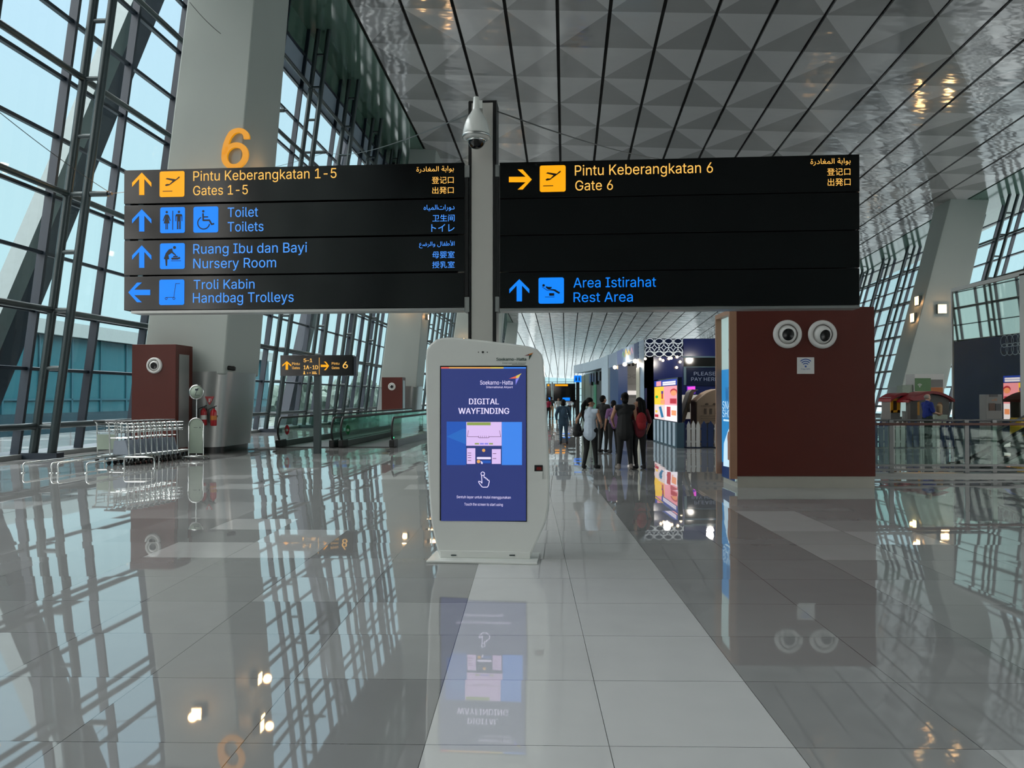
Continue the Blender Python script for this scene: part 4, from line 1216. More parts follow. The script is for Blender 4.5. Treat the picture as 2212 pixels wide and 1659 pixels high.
# ---- black camera on the pillar edge
c = hall(21.95, -9.68 + .0795 * 2.4 + .02, EYE + (859 - 793) / F * 22)
o = thing('wall_camera', 'small black security camera on the edge of the nearest left pillar', 'security camera', c)
part('body', MB().lathe(c + N * .10 + V((-.16, -.1, 0)), V((1, 0, -.15)), [(.001, 0), (.06, 0), (.065, .05), (.065, .2), (.05, .24), (.001, .24)], 16), M['black'], o)
part('mount', MB().box(c + N * .05, (.12, .06, .10)), M['black'], o)

# ---- moving walkways
M['walk_steel'] = pm('walkway_skirt', (95, 98, 98), .35, .6)
M['pallet'] = pm('walkway_pallet', (60, 62, 64), .5, .4)
M['green_lamp'] = pm('green_lamp', (70, 240, 170), emit=3.0)
M['stop_red'] = pm('red_sticker', (190, 20, 40), .5)
M['go_green'] = pm('green_sticker', (20, 120, 70), .5)
def balustrade(parent, x_, y0, L, sticker=None):
    p = ground(x_, 967)
    pe = p
    # newel curve of the handrail seen end-on
    hz, r = .92, .26
    pts = [pe + B * .16 + V((0, 0, .16))] + [pe + B * (r - r * cos(a)) + V((0, 0, hz - r - .22 + .22 * (a / (pi / 2)) + r * sin(a) * 1.0)) for a in [pi / 2 * i / 8 for i in range(9)]] + [pe + B * L + V((0, 0, hz))]
    hr = part('handrail', MB().tube(pts, .035, 8), M['rubber'], parent)
    g = MB()
    prof = [pe + B * .2 + V((0, 0, .18))] + [q + V((0, 0, -.04)) + B * .05 for q in pts[1:-1]] + [pts[-1] + V((0, 0, -.04)), pe + B * L + V((0, 0, .18))]
    n_ = len(prof)
    a = [q - N * .008 for q in prof]; b_ = [q + N * .008 for q in prof]
    g.add(a, [tuple(range(n_))]); g.add(b_, [tuple(range(n_))[::-1]])
    gp = part('glass_panel', g, M['rail_glass'], parent, recalc=False)
    g = MB(); c = pe + B * (L / 2 + .2) + V((0, 0, .1)); g.box(c, (.12, L - .4, .2), ax=(N, B, V((0, 0, 1))))
    part('skirt', g, M['walk_steel'], parent)
    g = MB(); c = pe + B * .28 + V((0, 0, .12)); g.box(c, (.16, .62, .24), ax=(N, B, V((0, 0, 1))))
    part('newel_box', g, M['rubber'], parent, bevel=.03)
    if sticker:
        fr = Fr(pe + B * .75 + N * .012, B, (0, 0, 1))
        g = MB(); c = pe + B * .85 + V((0, 0, .52)) - N * .012
        f2 = Fr(c, N); ang = [(.075 * sin(t), .16 * cos(t)) for t in [2 * pi * i / 24 for i in range(24)]]
        g.extr(f2, ang, -.005, .005); sk = part('sticker', g, sticker, gp)
        g = MB(); g.poly(f2, circ(0, -.01, .045, 16), .008); part('sticker_symbol', g, M['white_matt'], sk, recalc=False)
    return pe
for lab, xa, xb, stk in (('moving walkway nearest the left glass wall with a red no entry sticker', 600, 716, M['stop_red']), ('moving walkway nearer the hall with a green entry sticker', 736, 846, M['go_green'])):
    pa = ground(xa, 967); pb = ground(xb, 967); L = 21.5
    o = thing('moving_walkway', lab, 'moving walkway', (pa + pb) / 2)
    balustrade(o, xa, 967, L, stk); balustrade(o, xb, 967, L)
    g = MB(); c = (pa + pb) / 2 + B * (L / 2 + .1) + V((0, 0, .012)); g.box(c, ((pb - pa).length - .12, L, .024), ax=(N, B, V((0, 0, 1))))
    part('pallet_belt', g, M['pallet'], o)
    g = MB()
    for k in (.35, .55): g.lathe(pb + B * (k + .1) + V((0, 0, .28)) - N * .08, -B, [(.001, 0), (.022, 0), (.022, .01), (.001, .012)], 10)
    if stk is M['go_green']: part('signal_lamp', g, M['green_lamp'], o)
# little black wedge stops on the floor in front of the walkways
for x_, y_, lab in ((593, 976, 'leftmost'), (707, 976, 'middle'), (840, 976, 'rightmost')):
    p = ground(x_, y_); o = thing('floor_stop', '%s of the small black floor stops before the moving walkways' % lab, 'floor stop', p)
    part('wedge', MB().hexa([p + V((-.06, -.03, 0)), p + V((.06, -.03, 0)), p + V((.06, .05, 0)), p + V((-.06, .05, 0))], [p + V((-.04, -.0, .03)), p + V((.04, 0, .03)), p + V((.04, .04, .03)), p + V((-.04, .04, .03))]), M['rubber'], o)
    part('grip', MB().box(p + V((0, .02, .033)), (.05, .02, .006)), M['chrome'], o)

# ================================================================== RIGHT SIDE OF THE HALL
M['wood_plinth'] = pm('steel_plinth', (190, 184, 174), .2, .45, var=.04)
M['navy'] = pm('navy_board', (9, 22, 74), .25, var=.08)
M['navy_dark'] = pm('dark_navy_board', (10, 18, 44), .15, var=.06)
M['navy_mid'] = pm('mid_navy_paint', (24, 58, 110), .4)
M['sky_blue'] = pm('pale_blue_paint', (150, 170, 195), .4)
M['lattice'] = pm('pale_lattice', (190, 202, 214), .4)
M['picket_white'] = pm('white_plastic', (190, 192, 190), .45)
M['picket_navy'] = pm('navy_plastic', (16, 40, 84), .45)
M['teal_stripe'] = pm('teal_stripe', (46, 76, 92), .5)
M['pale_stripe'] = pm('pale_stripe', (190, 208, 222), .5)
M['beige'] = pm('beige_plastic', (150, 128, 108), .55)
M['grey_plastic'] = pm('grey_plastic', (120, 120, 118), .5)
M['red_roof'] = pm('red_plastic_roof', (140, 28, 38), .4)
M['yellow_pl'] = pm('yellow_plastic', (224, 160, 40), .45)
M['ban_blue'] = pm('banner_blue', (42, 138, 204), emit=.75)
M['ban_pale'] = pm('banner_pale', (176, 202, 200), emit=.7)
M['ban_navy'] = pm('banner_navy', (22, 50, 100), emit=.5)
M['ban_white'] = pm('banner_white', (200, 232, 250), emit=.85)
M['ban_ink'] = pm('banner_ink', (20, 66, 130), emit=.5)
M['ban_skin'] = pm('banner_brown', (140, 100, 84), emit=.6)

# ---- big maroon box with two round nozzles
b0 = at(1740, 859, 13.7); b0.z = 0
FB3 = Fr(b0, (cos(R(1)), -sin(R(1)), 0))
ua = FB3.uv(1592, 900)[0]; ub = FB3.uv(1890.5, 900)[0]
zb = FB3.uv(1740, 1029)[1]; zt = FB3.uv(1740, 663)[1]
DEP = 1.05
bx3 = thing('air_supply_box', 'big maroon air supply box with two white nozzles like eyes and a wifi notice', 'air supply unit', b0)
cab = part('cabinet', MB().fbox(FB3, ua, ub, zb, zt, -DEP, 0), M['maroon'], bx3, bevel=.004)
part('plinth', MB().fbox(FB3, ua + .01, ub - .01, 0, zb, -DEP + .04, -.02), M['wood_plinth'], bx3)
for (x_, y_, aim) in ((1700.5, 722, (-.04, -.10)), (1776, 722.5, (.22, -.22))):
    u, w = FB3.uv(x_, y_)
    a, b_, c = MB(), MB(), MB()
    nozzle(a, b_, c, FB3.p(u, w, .005), FB3.n, .245, FB3.ex * aim[0] + V((0, 0, aim[1])))
    rg = part('nozzle_ring', a, M['white_matt'], bx3)
    part('nozzle_barrel', b_, M['white_matt'], rg); part('nozzle_opening', c, M['black'], rg)
a, w1 = FB3.uv(1721.5, 772); b_, w0 = FB3.uv(1758.5, 807.5)
nt_ = part('wifi_notice', MB().fbox(FB3, a, b_, w0, w1, 0, .012), M['white_matt'], bx3)
g = MB(); cx, cy_ = FB3.uv(1739.8, 792); k_ = 13.7 / F
for r_ in (7, 11.5, 16): g.stroke(FB3, circ(cx, cy_, r_ * k_, 16, R(48), R(132)), .016, .0135)
g.rect(FB3, cx - .015, cx + .015, cy_ - .012, cy_ + .018, .0135)
g.textpx(FB3, 'Free Wifi', 1730, 1749, 795.5, 799, .0135)
part('wifi_symbol', g, M['ban_ink'], nt_, recalc=False)
# recessed advert on its hall side
FL3 = Fr(FB3.p(ua, 0, -DEP), -FB3.n * -1.0 if False else FB3.n)       # plane of the left side, u runs towards the camera
def side_frame():
    O_ = FB3.p(ua, 0, -DEP)
    ex = FB3.n                                   # towards the camera
    fr = Fr(O_, ex)                              # normal = ex x z
    return fr
FL3 = side_frame()
sgn = 1 if FL3.n.dot(-FB3.ex) > 0 else -1
if sgn < 0:
    FL3 = Fr(FB3.p(ua, 0, 0), -FB3.n)
# u from 0 .. DEP ; the plane's normal points to the hall
ad = thing('advert_panel', 'tall blue and white wifi advert panel on the hall side of the big maroon box', 'advert', FL3.p(DEP / 2, 0, 0))
g = MB()
for u0_, u1_ in ((0, .07), (DEP - .07, DEP)): g.fbox(FL3, u0_, u1_, zb - .05, zt - (.04), .0, .12)
g.fbox(FL3, .07, DEP - .07, zt - .12, zt - .04, 0, .12)
part('frame', g, M['tan'], ad)
A0, A1 = .07, DEP - .07
hh = zt - .16 - .16
zz3 = lambda f: .16 + hh * f
bk = part('backing', MB().fbox(FL3, A0, A1, .1, zt - .12, .002, .02), M['ban_pale'], ad)
g = MB()
g.rect(FL3, A0, A1, zz3(.075), zz3(.68), .021, 0); g.rect(FL3, A0, A1, .1, zz3(.075), .021, 1)
g.poly(FL3, [(A0 + .1, zz3(.05)), (A1 - .05, zz3(.06)), (A1 - .2, zz3(.22)), (A0 + .5, zz3(.30)), (A0 + .15, zz3(.2))], .0215, 2)
g.poly(FL3, circ(A0 + .52, zz3(.24), .12, 16), .022, 3); g.rect(FL3, A0 + .42, A0 + .62, zz3(.1), zz3(.22), .022, 3)
g.stroke(FL3, circ(A0 + .30, zz3(.88), .30, 20, R(-50), R(40)), .015, .022, 4)
g.rect(FL3, A0 + .12, A1 - .3, zz3(.345), zz3(.357), .022, 2)
part('picture', g, [M['ban_blue'], M['ban_navy'], M['ban_white'], M['ban_skin'], M['ban_ink']], bk, recalc=False)
g = MB()
g.text(FL3, 'Wi-Fi', A0 + .28, A1 - .04, zz3(.475), zz3(.565), .0225, 1)
g.text(FL3, 'SNAP', A0 + .06, A1 - .10, zz3(.425), zz3(.475), .0225, 0); g.text(FL3, 'SHOP', A0 + .06, A1 - .10, zz3(.37), zz3(.42), .0225, 0)
cx = A0 + .62
for r_ in (.05, .09): g.stroke(FL3, circ(cx, zz3(.59), r_, 12, R(40), R(140)), .02, .0225, 0)
part('lettering', g, [M['ban_white'], M['ban_ink']], bk, recalc=False)

# ---- glass railing beyond the box
RY = 15.8
r0 = V((6.2, RY, 0)); FR_ = Fr(r0, (1, 0, 0))
rail = thing('glass_railing', 'long glass railing with a brown wooden handrail right of the big maroon box', 'railing', r0)
RL = 7.8
M['rail_wood'] = pm('brown_handrail', (92, 48, 34), .3, var=.2, scale=12)
M['rail_steel'] = pm('grey_rail_steel', (120, 122, 122), .3, .6)
part('handrail', MB().fbox(FR_, 0, RL, 1.0, 1.05, -.04, .04), M['rail_wood'], rail, bevel=.008)
part('upper_rail', MB().tube([FR_.p(0, 1.10, -.05), FR_.p(RL, 1.10, -.05)], .022, 8), M['rail_steel'], rail)
for x_ in (1926, 2089, 2149):
    u = FR_.uv(x_, 900)[0]
    part('post', MB().fbox(FR_, u - .045, u + .045, 0, 1.11, -.07, -.01), M['rail_steel'], rail, bevel=.006)
us = [FR_.uv(x_, 900)[0] for x_ in (1926, 2089)]
for u0_, u1_ in ((0, us[0] - .06), (us[0] + .06, us[1] - .06), (us[1] + .06, RL)):
    part('glass_panel', MB().fbox(FR_, u0_, u1_, .22, .98, -.006, .006), M['rail_glass'], rail)
g = MB(); g.fbox(FR_, 0, RL, .19, .23, -.03, .03).fbox(FR_, 0, RL, .10, .14, -.035, .035)
part('bottom_channel', g, M['rail_steel'], rail)
part('kerb', MB().fbox(FR_, 0, RL, 0, .06, -.15, .12), M['cladding'], rail)
# ---- escalator balustrade beyond the railing
e0 = at(2140, 1005, 16.9); e0.z = 0
M['esc_black'] = pm('black_handrail_rubber', (14, 14, 15), .4)
es = thing('escalator', 'escalator with a black handrail rising to the right beyond the glass railing', 'escalator', e0)
for k, y_ in enumerate((16.7, 17.9)):
    a = V((e0.x, y_, .0)); dx = V((cos(R(28)), 0, sin(R(28))))
    part('handrail', MB().tube([a + V((-.35, 0, .06)), a + V((0, 0, .12)), a + V((0, 0, .12)) + dx * 6], .04, 8), M['esc_black'], es)
    g = MB(); q = [a + V((0, 0, .0)), a + dx * 6, a + dx * 6 + V((0, 0, .1)), a + V((0, 0, .1))]
    g.hexa(q, [p + V((0, .05, 0)) for p in q]); part('skirt', g, M['rail_steel'], es)
    part('upper_rail', MB().tube([a + V((.4, 0, .62)), a + V((.4, 0, .62)) + dx * 5.4], .025, 8), M['rail_steel'], es)
g = MB()
for i in range(14):
    x_ = e0.x + .1 + i * .36; g.box((x_ + .18, 17.3, .05 + .19 * i - .04), (.36, 1.1, .12))
part('steps', g, M['walk_steel'], es)

# ================================================================== TOY SHOP
SY = 29.0
f0 = V((0, SY, 0)); FW = Fr(f0, (1, 0, 0))
shop = thing('toy_shop', 'navy blue toy shop front with a pale circle lattice and please pay here board', 'shop', V((6.3, SY, 0)))
U = lambda x_: FW.uv(x_, 859)[0]
W_ = lambda y_: FW.uv(1400, y_)[1]
X0, X1 = U(1394), 8.7
part('front_wall', MB().fbox(FW, X0, X1, 0, W_(732), -.25, 0), M['navy'], shop)
g = MB(); kk = SY / F
cxs = [1403.4, 1423.8, 1444.2, 1464.6]; r_ = 10.2 * kk
for x_ in cxs:
    for y_ in (741.6, 760.4): g.stroke(FW, circ(U(x_), W_(y_), r_, 24), .022, .03, closed=True, joints=False)
for i in range(5):
    x_ = 1393.2 + 20.4 * i
    a0, a1 = (0, 2 * pi) if 0 < i < 4 else ((-pi / 2, pi / 2) if i == 0 else (pi / 2, 1.5 * pi))
    g.stroke(FW, circ(U(x_), W_(751), r_, 24, a0, a1), .022, .031, closed=0 < i < 4, joints=False)
for x_ in cxs:
    g.stroke(FW, circ(U(x_), W_(732.2), r_, 12, pi, 2 * pi), .022, .0305, joints=False)
    g.stroke(FW, circ(U(x_), W_(769.8), r_, 12, 0, pi), .022, .0305, joints=False)
part('circle_lattice', g, M['lattice'], shop, recalc=False)
part('lattice_board', MB().fbox(FW, X0, U(1475.5), W_(771), W_(731.5), .0, .025), M['navy_dark'], shop)
part('upper_board', MB().fbox(FW, U(1477), X1, W_(769), W_(731.5), 0, .03), M['navy'], shop)
part('trim_rail', MB().fbox(FW, U(1476), X1, W_(772.5), W_(769.5), 0, .05).fbox(FW, U(1476), X1, W_(793.5), W_(792), 0, .05), M['teal_stripe'], shop)
part('dark_window', MB().fbox(FW, U(1477), X1, W_(792), W_(773), 0, .02), M['black_gloss'], shop)
pb_ = part('pay_board', MB().fbox(FW, U(1483), U(1557), W_(833), W_(794), 0, .05), M['navy_dark'], shop)
M['pay_letter'] = pm('dim_grey_letters', (104, 116, 136), emit=.55)
letters(pb_, M['pay_letter'], FW, [('PLEASE', 1498.2, 1544.7, 803.5, 811), ('PAY HERE', 1492.4, 1549, 815.4, 822.9)], .052)
part('pale_post', MB().fbox(FW, U(1476.5), U(1482), W_(832), W_(794), 0, .06), M['teal_stripe'], shop)
g = MB(); g.fbox(FW, U(1463), U(1560), W_(905), W_(853), 0, .05)
nb_ = part('notice_board', g, M['white_matt'], shop)
g = MB(); g.fbox(FW, U(1467), U(1490), W_(890), W_(873), .05, .06); part('dark_notice', g, M['black'], nb_)
g = MB(); g.fbox(FW, U(1476), U(1482), W_(868), W_(862), .05, .06); part('red_notice', g, M['maroon'], nb_)
M['screen_pink'] = pm('pink_screen', (235, 70, 215), emit=1.0); M['screen_violet'] = pm('violet_screen', (90, 40, 170), emit=.9)
tv = part('video_screen', MB().fbox(FW, U(1483), U(1501), W_(850.5), W_(834), .05, .09), M['screen_violet'], shop)
g = MB(); g.poly(FW, FW.P([(1484, 836), (1500.3, 834.6), (1500.3, 845), (1493, 842), (1484.5, 843)]), .10); part('screen_picture', g, M['screen_pink'], tv, recalc=False)
# lights strung under the lattice
M['bulb'] = pm('warm_bulb', (255, 226, 180), emit=6.0)
for i, (x_, y_) in enumerate(((1393, 775.5), (1425, 776), (1431, 779), (1444, 775), (1449, 774), (1461.5, 771.5), (1468, 782), (1460.5, 794))):
    g = MB(); g.lathe(FW.p(U(x_), W_(y_), .12), (0, 0, 1), [(.001, -.05), (.035, -.035), (.05, 0), (.035, .035), (.001, .05)], 12)
    b_ = part('bulb', g, M['bulb'], shop)
# side facade towards the hall
XS = X0
FV = Fr(V((XS, SY, 0)), (0, -1, 0))     # u towards the camera, normal to the hall
yat = lambda x_: XS / ((x_ - 1106) / F)
seg = lambda xa, xb: (-(yat(xa) - SY), -(yat(xb) - SY))
zT, zB = W_(732), W_(771)
u_a, u_b = seg(1314.5, 1394)
fas = part('side_fascia', MB().fbox(FV, u_a, 0, zB, zT, -.3, 0), M['sky_blue'], shop)
g = MB()
ulat = seg(1381, 1394)
for i in range(7):
    u0_ = ulat[0] + (ulat[1] - ulat[0]) * i / 6
    for k in range(3): g.stroke(FV, circ(u0_, zB + .12 + .22 * k, .2, 14), .018, .012 + .0005 * k, closed=True, joints=False)
part('side_lattice', g, M['lattice'], fas, recalc=False)
for xa, xb, nm in ((1371, 1380, 'blue_panel'), (1334, 1346, 'violet_panel')):
    a, b_ = seg(xa, xb); part(nm, MB().fbox(FV, a, b_, zB + .02, zT - .01, 0, .02), M['navy_mid'] if xa > 1350 else pm('violet_blue_panel', (124, 140, 190), .4), fas)
M['let_y'] = pm('yellow_letter', (225, 190, 90), emit=.8); M['let_p'] = pm('pink_letter', (220, 170, 190), emit=.7); M['let_g'] = pm('green_letter', (130, 180, 140), emit=.6)
for i, (w_, mt) in enumerate(((.7, 'let_g'), (.9, 'let_y'), (.6, 'let_y'), (.8, 'let_p'))):     # coloured fascia shapes, too small to read
    a, b_ = seg(1345 + 6.2 * i, 1350 + 6.2 * i)
    g = MB(); g.stroke(FV, [(a, zB + .28), (a + (b_ - a) * .5, zB + .28 + .3 * w_), (b_, zB + .3)], .10, .03); part('fascia_shape', g, M[mt], fas, recalc=False)
for i, x_ in enumerate((1333, 1355, 1378)):
    g = MB(); y_ = yat(x_); g.lathe(V((XS - .1, y_, zB - .08)), (0, 0, 1), [(.001, -.09), (.07, -.06), (.09, 0), (.07, .06), (.001, .09)], 12)
    part('fascia_lamp', g, M['bulb'], shop)
a, b_ = seg(1376, 1394)
part('corner_post', MB().fbox(FV, a, 0, 0, zB, -.3, 0), M['sky_blue'], shop)
g = MB(); g.fbox(FV, a, a + .75, .0, W_(790), 0, .03); part('post_panel', g, pm('cream_panel', (196, 190, 170), .5), shop)
a, b_ = seg(1319, 1336.5)
bp_ = part('blue_pillar', MB().fbox(FV, a, b_, 0, zB, -.4, .02), M['navy_mid'], shop)
# interior
y2 = 40.0; FI = Fr(V((0, y2, 0)), (1, 0, 0))
ui = lambda x_: FI.uv(x_, 859)[0]; wi = lambda y_: FI.uv(1400, y_)[1]
part('inner_wall', MB().fbox(FI, ui(1320), 8.6, 0, wi(785), -.2, 0), M['grey_plastic'], shop)
brd = part('inner_board', MB().fbox(FI, ui(1336), ui(1396), wi(830), wi(789), 0, .06), pm('grey_fascia_board', (104, 104, 102), .4), shop)
letters(brd, M['black'], FI, [('CHILDREN', 1353.5, 1406, 809, 817.3)], .065)
M['shelf_lit'] = pm('lit_shelf', (235, 228, 222), emit=.8)
part('lit_shelf', MB().fbox(FI, ui(1340), ui(1392), wi(853), wi(844), 0, .4), M['shelf_lit'], shop)
part('inner_counter', MB().fbox(FI, ui(1338), ui(1392), 0, wi(900), 0, .7), M['navy_dark'], shop)
for i, (px_, py_, pz_, e_) in enumerate(((XS - .25, 33.5, 2.9, 60), (U(1425), SY - 1.3, 2.85, 30), (U(1510), SY - 1.6, 3.0, 35), (7.4, 36.5, 2.9, 90), (6.2, 33.0, 2.9, 60))):
    ld = bpy.data.lights.new('shop_light', 'POINT'); ld.energy = e_; ld.color = (1, .93, .82); ld.shadow_soft_size = .12
    lo = bpy.data.objects.new('shop_light', ld); COL.objects.link(lo); lo.location = (px_, py_, pz_)
    link_child(lo, shop); lo.matrix_parent_inverse = ROOTM[shop].inverted()
part('roof', MB().hexa([V((XS + .02, SY - .02, 3.3)), V((X1, SY - .02, 3.3)), V((X1, 40.2, 3.3)), V((XS + .02, 40.2, 3.3))], [V((XS + .02, SY - .02, 3.4)), V((X1, SY - .02, 3.4)), V((X1, 40.2, 3.4)), V((XS + .02, 40.2, 3.4))]), M['navy_dark'], shop)
# inner spot lamps
g = MB()
for x_ in (1345, 1352, 1360, 1368): g.lathe(FI.p(ui(x_), wi(790) + .1, 1.2), (0, 0, -1), [(.001, 0), (.06, 0), (.05, .16), (.001, .16)], 10)
part('spot_lamp', g, M['black'], shop)

# ---- right end wall of the shop with the same decoration (mirrored in the glass to the right)
FX = Fr(V((10.0, 41.5, 0)), (0, -1, 0)); FX = Fr(V((10.0, 34, 0)), (0, 1, 0))
an = thing('shop_annexe', 'navy blue annexe wall of the toy shop with a circle lattice, seen in the mirror', 'shop', V((10, 37, 0)))
part('wall', MB().fbox(FX, 0, 7, 0, 4.4, -.3, 0), M['navy'], an)
g = MB()
for i in range(6):
    for k in range(2): g.stroke(FX, circ(.5 + .4 * i, 3.75 + .38 * k, .27, 20), .03, .012 + .001 * (i % 2), closed=True, joints=False)
part('circle_lattice', g, M['lattice'], an, recalc=False)
M['pink_lit'] = pm('pink_lightbox', (255, 160, 172), emit=1.0); M['yellow_lit'] = pm('yellow_lightbox', (255, 204, 50), emit=1.0); M['cream_lit'] = pm('cream_lightbox', (240, 220, 220), emit=.9)
M['white_lit'] = pm('white_lightbox', (250, 240, 250), emit=1.0); M['blue_box'] = pm('blue_header', (40, 70, 180), emit=.8); M['red_lit'] = pm('red_print', (210, 50, 70), emit=.7); M['orange_sk'] = pm('orange_print_lit', (255, 160, 110), emit=.95)
M['green_pr'] = pm('green_print', (40, 190, 80), emit=.8); M['violet_pr'] = pm('violet_print', (100, 60, 160), emit=.7); M['blue_pr'] = pm('blue_print', (40, 130, 180), emit=.7)
PM = ['yellow_lit', 'pink_lit', 'cream_lit', 'white_lit', 'blue_box', 'red_lit', 'orange_sk', 'green_pr', 'violet_pr', 'blue_pr']
PI_ = {k: i for i, k in enumerate(PM)}
def poster(fr, u0_, u1_, w0_, w1_, d):
    g = MB(); q = lambda a, b: (u0_ + (u1_ - u0_) * a, w1_ - (w1_ - w0_) * b)
    def rc(a0, a1, b0_, b1_, k, z=0):
        (x0, y1_), (x1, y0_) = q(a0, b0_), q(a1, b1_); g.rect(fr, x0, x1, y0_, y1_, d + z, PI_[k])
    def bl(a, b, r, k, z=.002): g.poly(fr, [q(a + r * cos(t), b + r * .55 * sin(t)) for t in [2 * pi * i / 18 for i in range(18)]], d + z, PI_[k])
    w = 1.0
    rc(0, 1, 0, .15, 'blue_box'); rc(.1, .33, .02, .14, 'pink_lit', .001); rc(.40, .95, .045, .085, 'white_lit', .001); rc(.40, .95, .095, .135, 'white_lit', .001)
    rc(0, .45, .16, .62, 'yellow_lit'); rc(.45, 1, .16, .62, 'pink_lit'); rc(0, .5, .62, 1, 'cream_lit'); rc(.5, 1, .62, 1, 'white_lit')
    bl(.12, .42, .07 * w, 'green_pr'); rc(.33, .43, .27, .34, 'violet_pr', .001); rc(.34, .42, .34, .47, 'red_lit', .001); rc(.3, .5, .5, .6, 'orange_sk', .001)
    bl(.87, .30, .14 * w, 'red_lit', .001); bl(.87, .33, .12 * w, 'orange_sk', .002); rc(.72, .98, .46, .58, 'red_lit', .001)
    g.poly(fr, [q(*p) for p in ((.22, .68), (.33, .66), (.45, .93), (.34, .95))], d + .002, PI_['blue_pr']); rc(.02, .2, .88, .95, 'red_lit', .001); bl(.1, .8, .06 * w, 'yellow_lit'); rc(.58, .74, .66, .9, 'red_lit', .001); rc(.78, .97, .74, .86, 'orange_sk', .001)
    return g
part('poster', poster(FX, .6, 2.6, .5, 2.55, .012), [M[k] for k in PM], an, recalc=False)

# ---- striped counter with a light box standing out towards the hall
pa = ground(1411, 952); pc = ground(1462.5, 968)
exq = (pc - pa).normalized(); FC = Fr(pa, exq)
Lc = (pc - pa).length
ct = thing('striped_counter', 'pale blue and dark teal striped shop counter under the light box poster', 'counter', pa)
part('body', MB().fbox(FC, 0, Lc, 0, .78, -.22, 0), M['teal_stripe'], ct)
g = MB()
for i in range(6): g.fbox(FC, Lc * (.03 + i * .165), Lc * (.03 + i * .165 + .085), .04, .77, 0, .012)
part('stripe', g, M['pale_stripe'], ct)
lb = thing('light_box', 'bright pink and yellow light box poster standing on the striped counter', 'light box', FC.p(Lc / 2, .78, -.1))
part('case', MB().fbox(FC, .0, Lc, .785, 2.18, -.16, -.03), M['navy_dark'], lb)
part('poster', poster(FC, .12, Lc - .12, .80, 2.14, -.028), [M[k] for k in PM], lb, recalc=False)
# ---- crowd rope posts left of the counter
for i, x_ in enumerate((1395.5, 1399.5)):
    p = ground(x_, 951 - i * 3)
    o = thing('queue_post', '%s dark blue queue post left of the striped counter' % ('front', 'rear')[i], 'queue post', p)
    part('pole', MB().tube([p, p + V((0, 0, 1.0 + .9 * (1 - i)))], .045, 10), M['navy'], o)
    part('foot', MB().lathe(p, (0, 0, 1), [(.2, 0), (.2, .02), (.05, .05)], 18), M['navy_dark'], o)

# ---- picket fence of plastic panels
FY = 24.6
FF = Fr(V((0, FY, 0)), (1, 0, 0)); uf = lambda x_: FF.uv(x_, 900)[0]
def fence_panel(label, xa, xb, kind, group=None):
    a, b_ = uf(xa), uf(xb)
    o = thing('fence_panel', label, 'fence', FF.p((a + b_) / 2, 0, 0), 0, group)
    mt = M['picket_white'] if kind == 'white' else M['picket_navy']
    n_ = max(2, round((b_ - a) / .17)); st_ = (b_ - a) / n_
    for i in range(n_):
        c = a + st_ * (i + .5); hw_ = st_ * .40; h_ = .80 + .05 * sin(pi * (i + .5) / n_)
        g = MB(); g.extr(FF, [(c - hw_, .02), (c + hw_, .02), (c + hw_, h_ - .12), (c, h_), (c - hw_, h_ - .12)], -.03, .0)
        part('picket', g, mt, o, bevel=.006)
    g = MB(); g.fbox(FF, a, b_, .16, .22, -.05, -.03).fbox(FF, a, b_, .56, .62, -.05, -.03); part('cross_rail', g, mt, o)
    g = MB(); g.fbox(FF, a, b_, 0, .03, -.09, .03); part('base', g, M['navy_dark'], o)
LFT = [(1463.5, 1482, 'navy', 'dark navy toy fence panel beside the striped counter'), (1482.5, 1513, 'white', 'white toy picket fence panel in front of the tilted beige slide'), (1513.5, 1542.5, 'navy', 'navy toy fence gate panel in front of the beige playhouse door'),
       (1543, 1586, 'white', 'white toy picket fence panel next to the blue wifi advert'), (1872, 1922, 'navy', 'navy toy fence panel seen through the railing beside the big maroon box'), (1923, 1956, 'white', 'white toy picket fence panel below the little yellow playhouse window'),
       (1957, 1986, 'navy', 'navy toy fence panel left of the man in blue'), (1987, 1997, 'white', 'narrow white toy fence piece just left of the man in blue'), (2014, 2030, 'white', 'narrow white toy fence piece just right of the man in blue'), (2031, 2062, 'navy', 'navy toy fence panel left of the mirror wall')]
for xa, xb, k, lab in LFT: fence_panel(lab, xa, xb, k)

# ---- beige toy house with an arched front, and a slide beside it
BYY = 26.2
FH = Fr(V((0, BYY, 0)), (1, 0, 0)); hp = lambda *pts: FH.P(pts)
zero = lambda x_: (FH.uv(x_, 859)[0], 0.0)
th = thing('beige_playhouse', 'beige plastic playhouse with an arched front behind the toy fence', 'playhouse', FH.p(FH.uv(1555, 859)[0], 0, 0))
pts = [zero(1504)] + hp((1504.5, 868), (1507, 864), (1514, 858), (1526, 849), (1538, 843), (1550, 840), (1562, 841), (1574, 845), (1586, 852), (1596, 860), (1600, 868)) + [zero(1600)]
hb = part('front', MB().extr(FH, pts, -.9, 0), M['beige'], th, bevel=.03)
g = MB()
for x_ in (1523.5, 1535.5, 1547.5, 1559.5): g.extr(FH, hp((x_ - 2.6, 895), (x_ + 2.6, 895), (x_ + 2.6, 882.5), (x_ - 2.6, 882.5)), -.02, .012)
for x_ in (1527, 1543.5): g.extr(FH, [(FH.uv(x_, 873)[0] + .045 * cos(t) * 1.2, FH.uv(x_, 873)[1] + .035 * sin(t)) for t in [2 * pi * i / 12 for i in range(12)]], -.02, .012)
part('window_recess', g, pm('dark_beige', (84, 70, 58), .6), hb)
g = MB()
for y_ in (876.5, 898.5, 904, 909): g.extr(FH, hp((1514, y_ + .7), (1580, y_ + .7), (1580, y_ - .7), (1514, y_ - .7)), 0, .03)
part('ledge', g, pm('darker_beige_ledge', (120, 104, 86), .6), hb)  # ledges in a darker beige than the front
c = FH.uv(1527, 925)
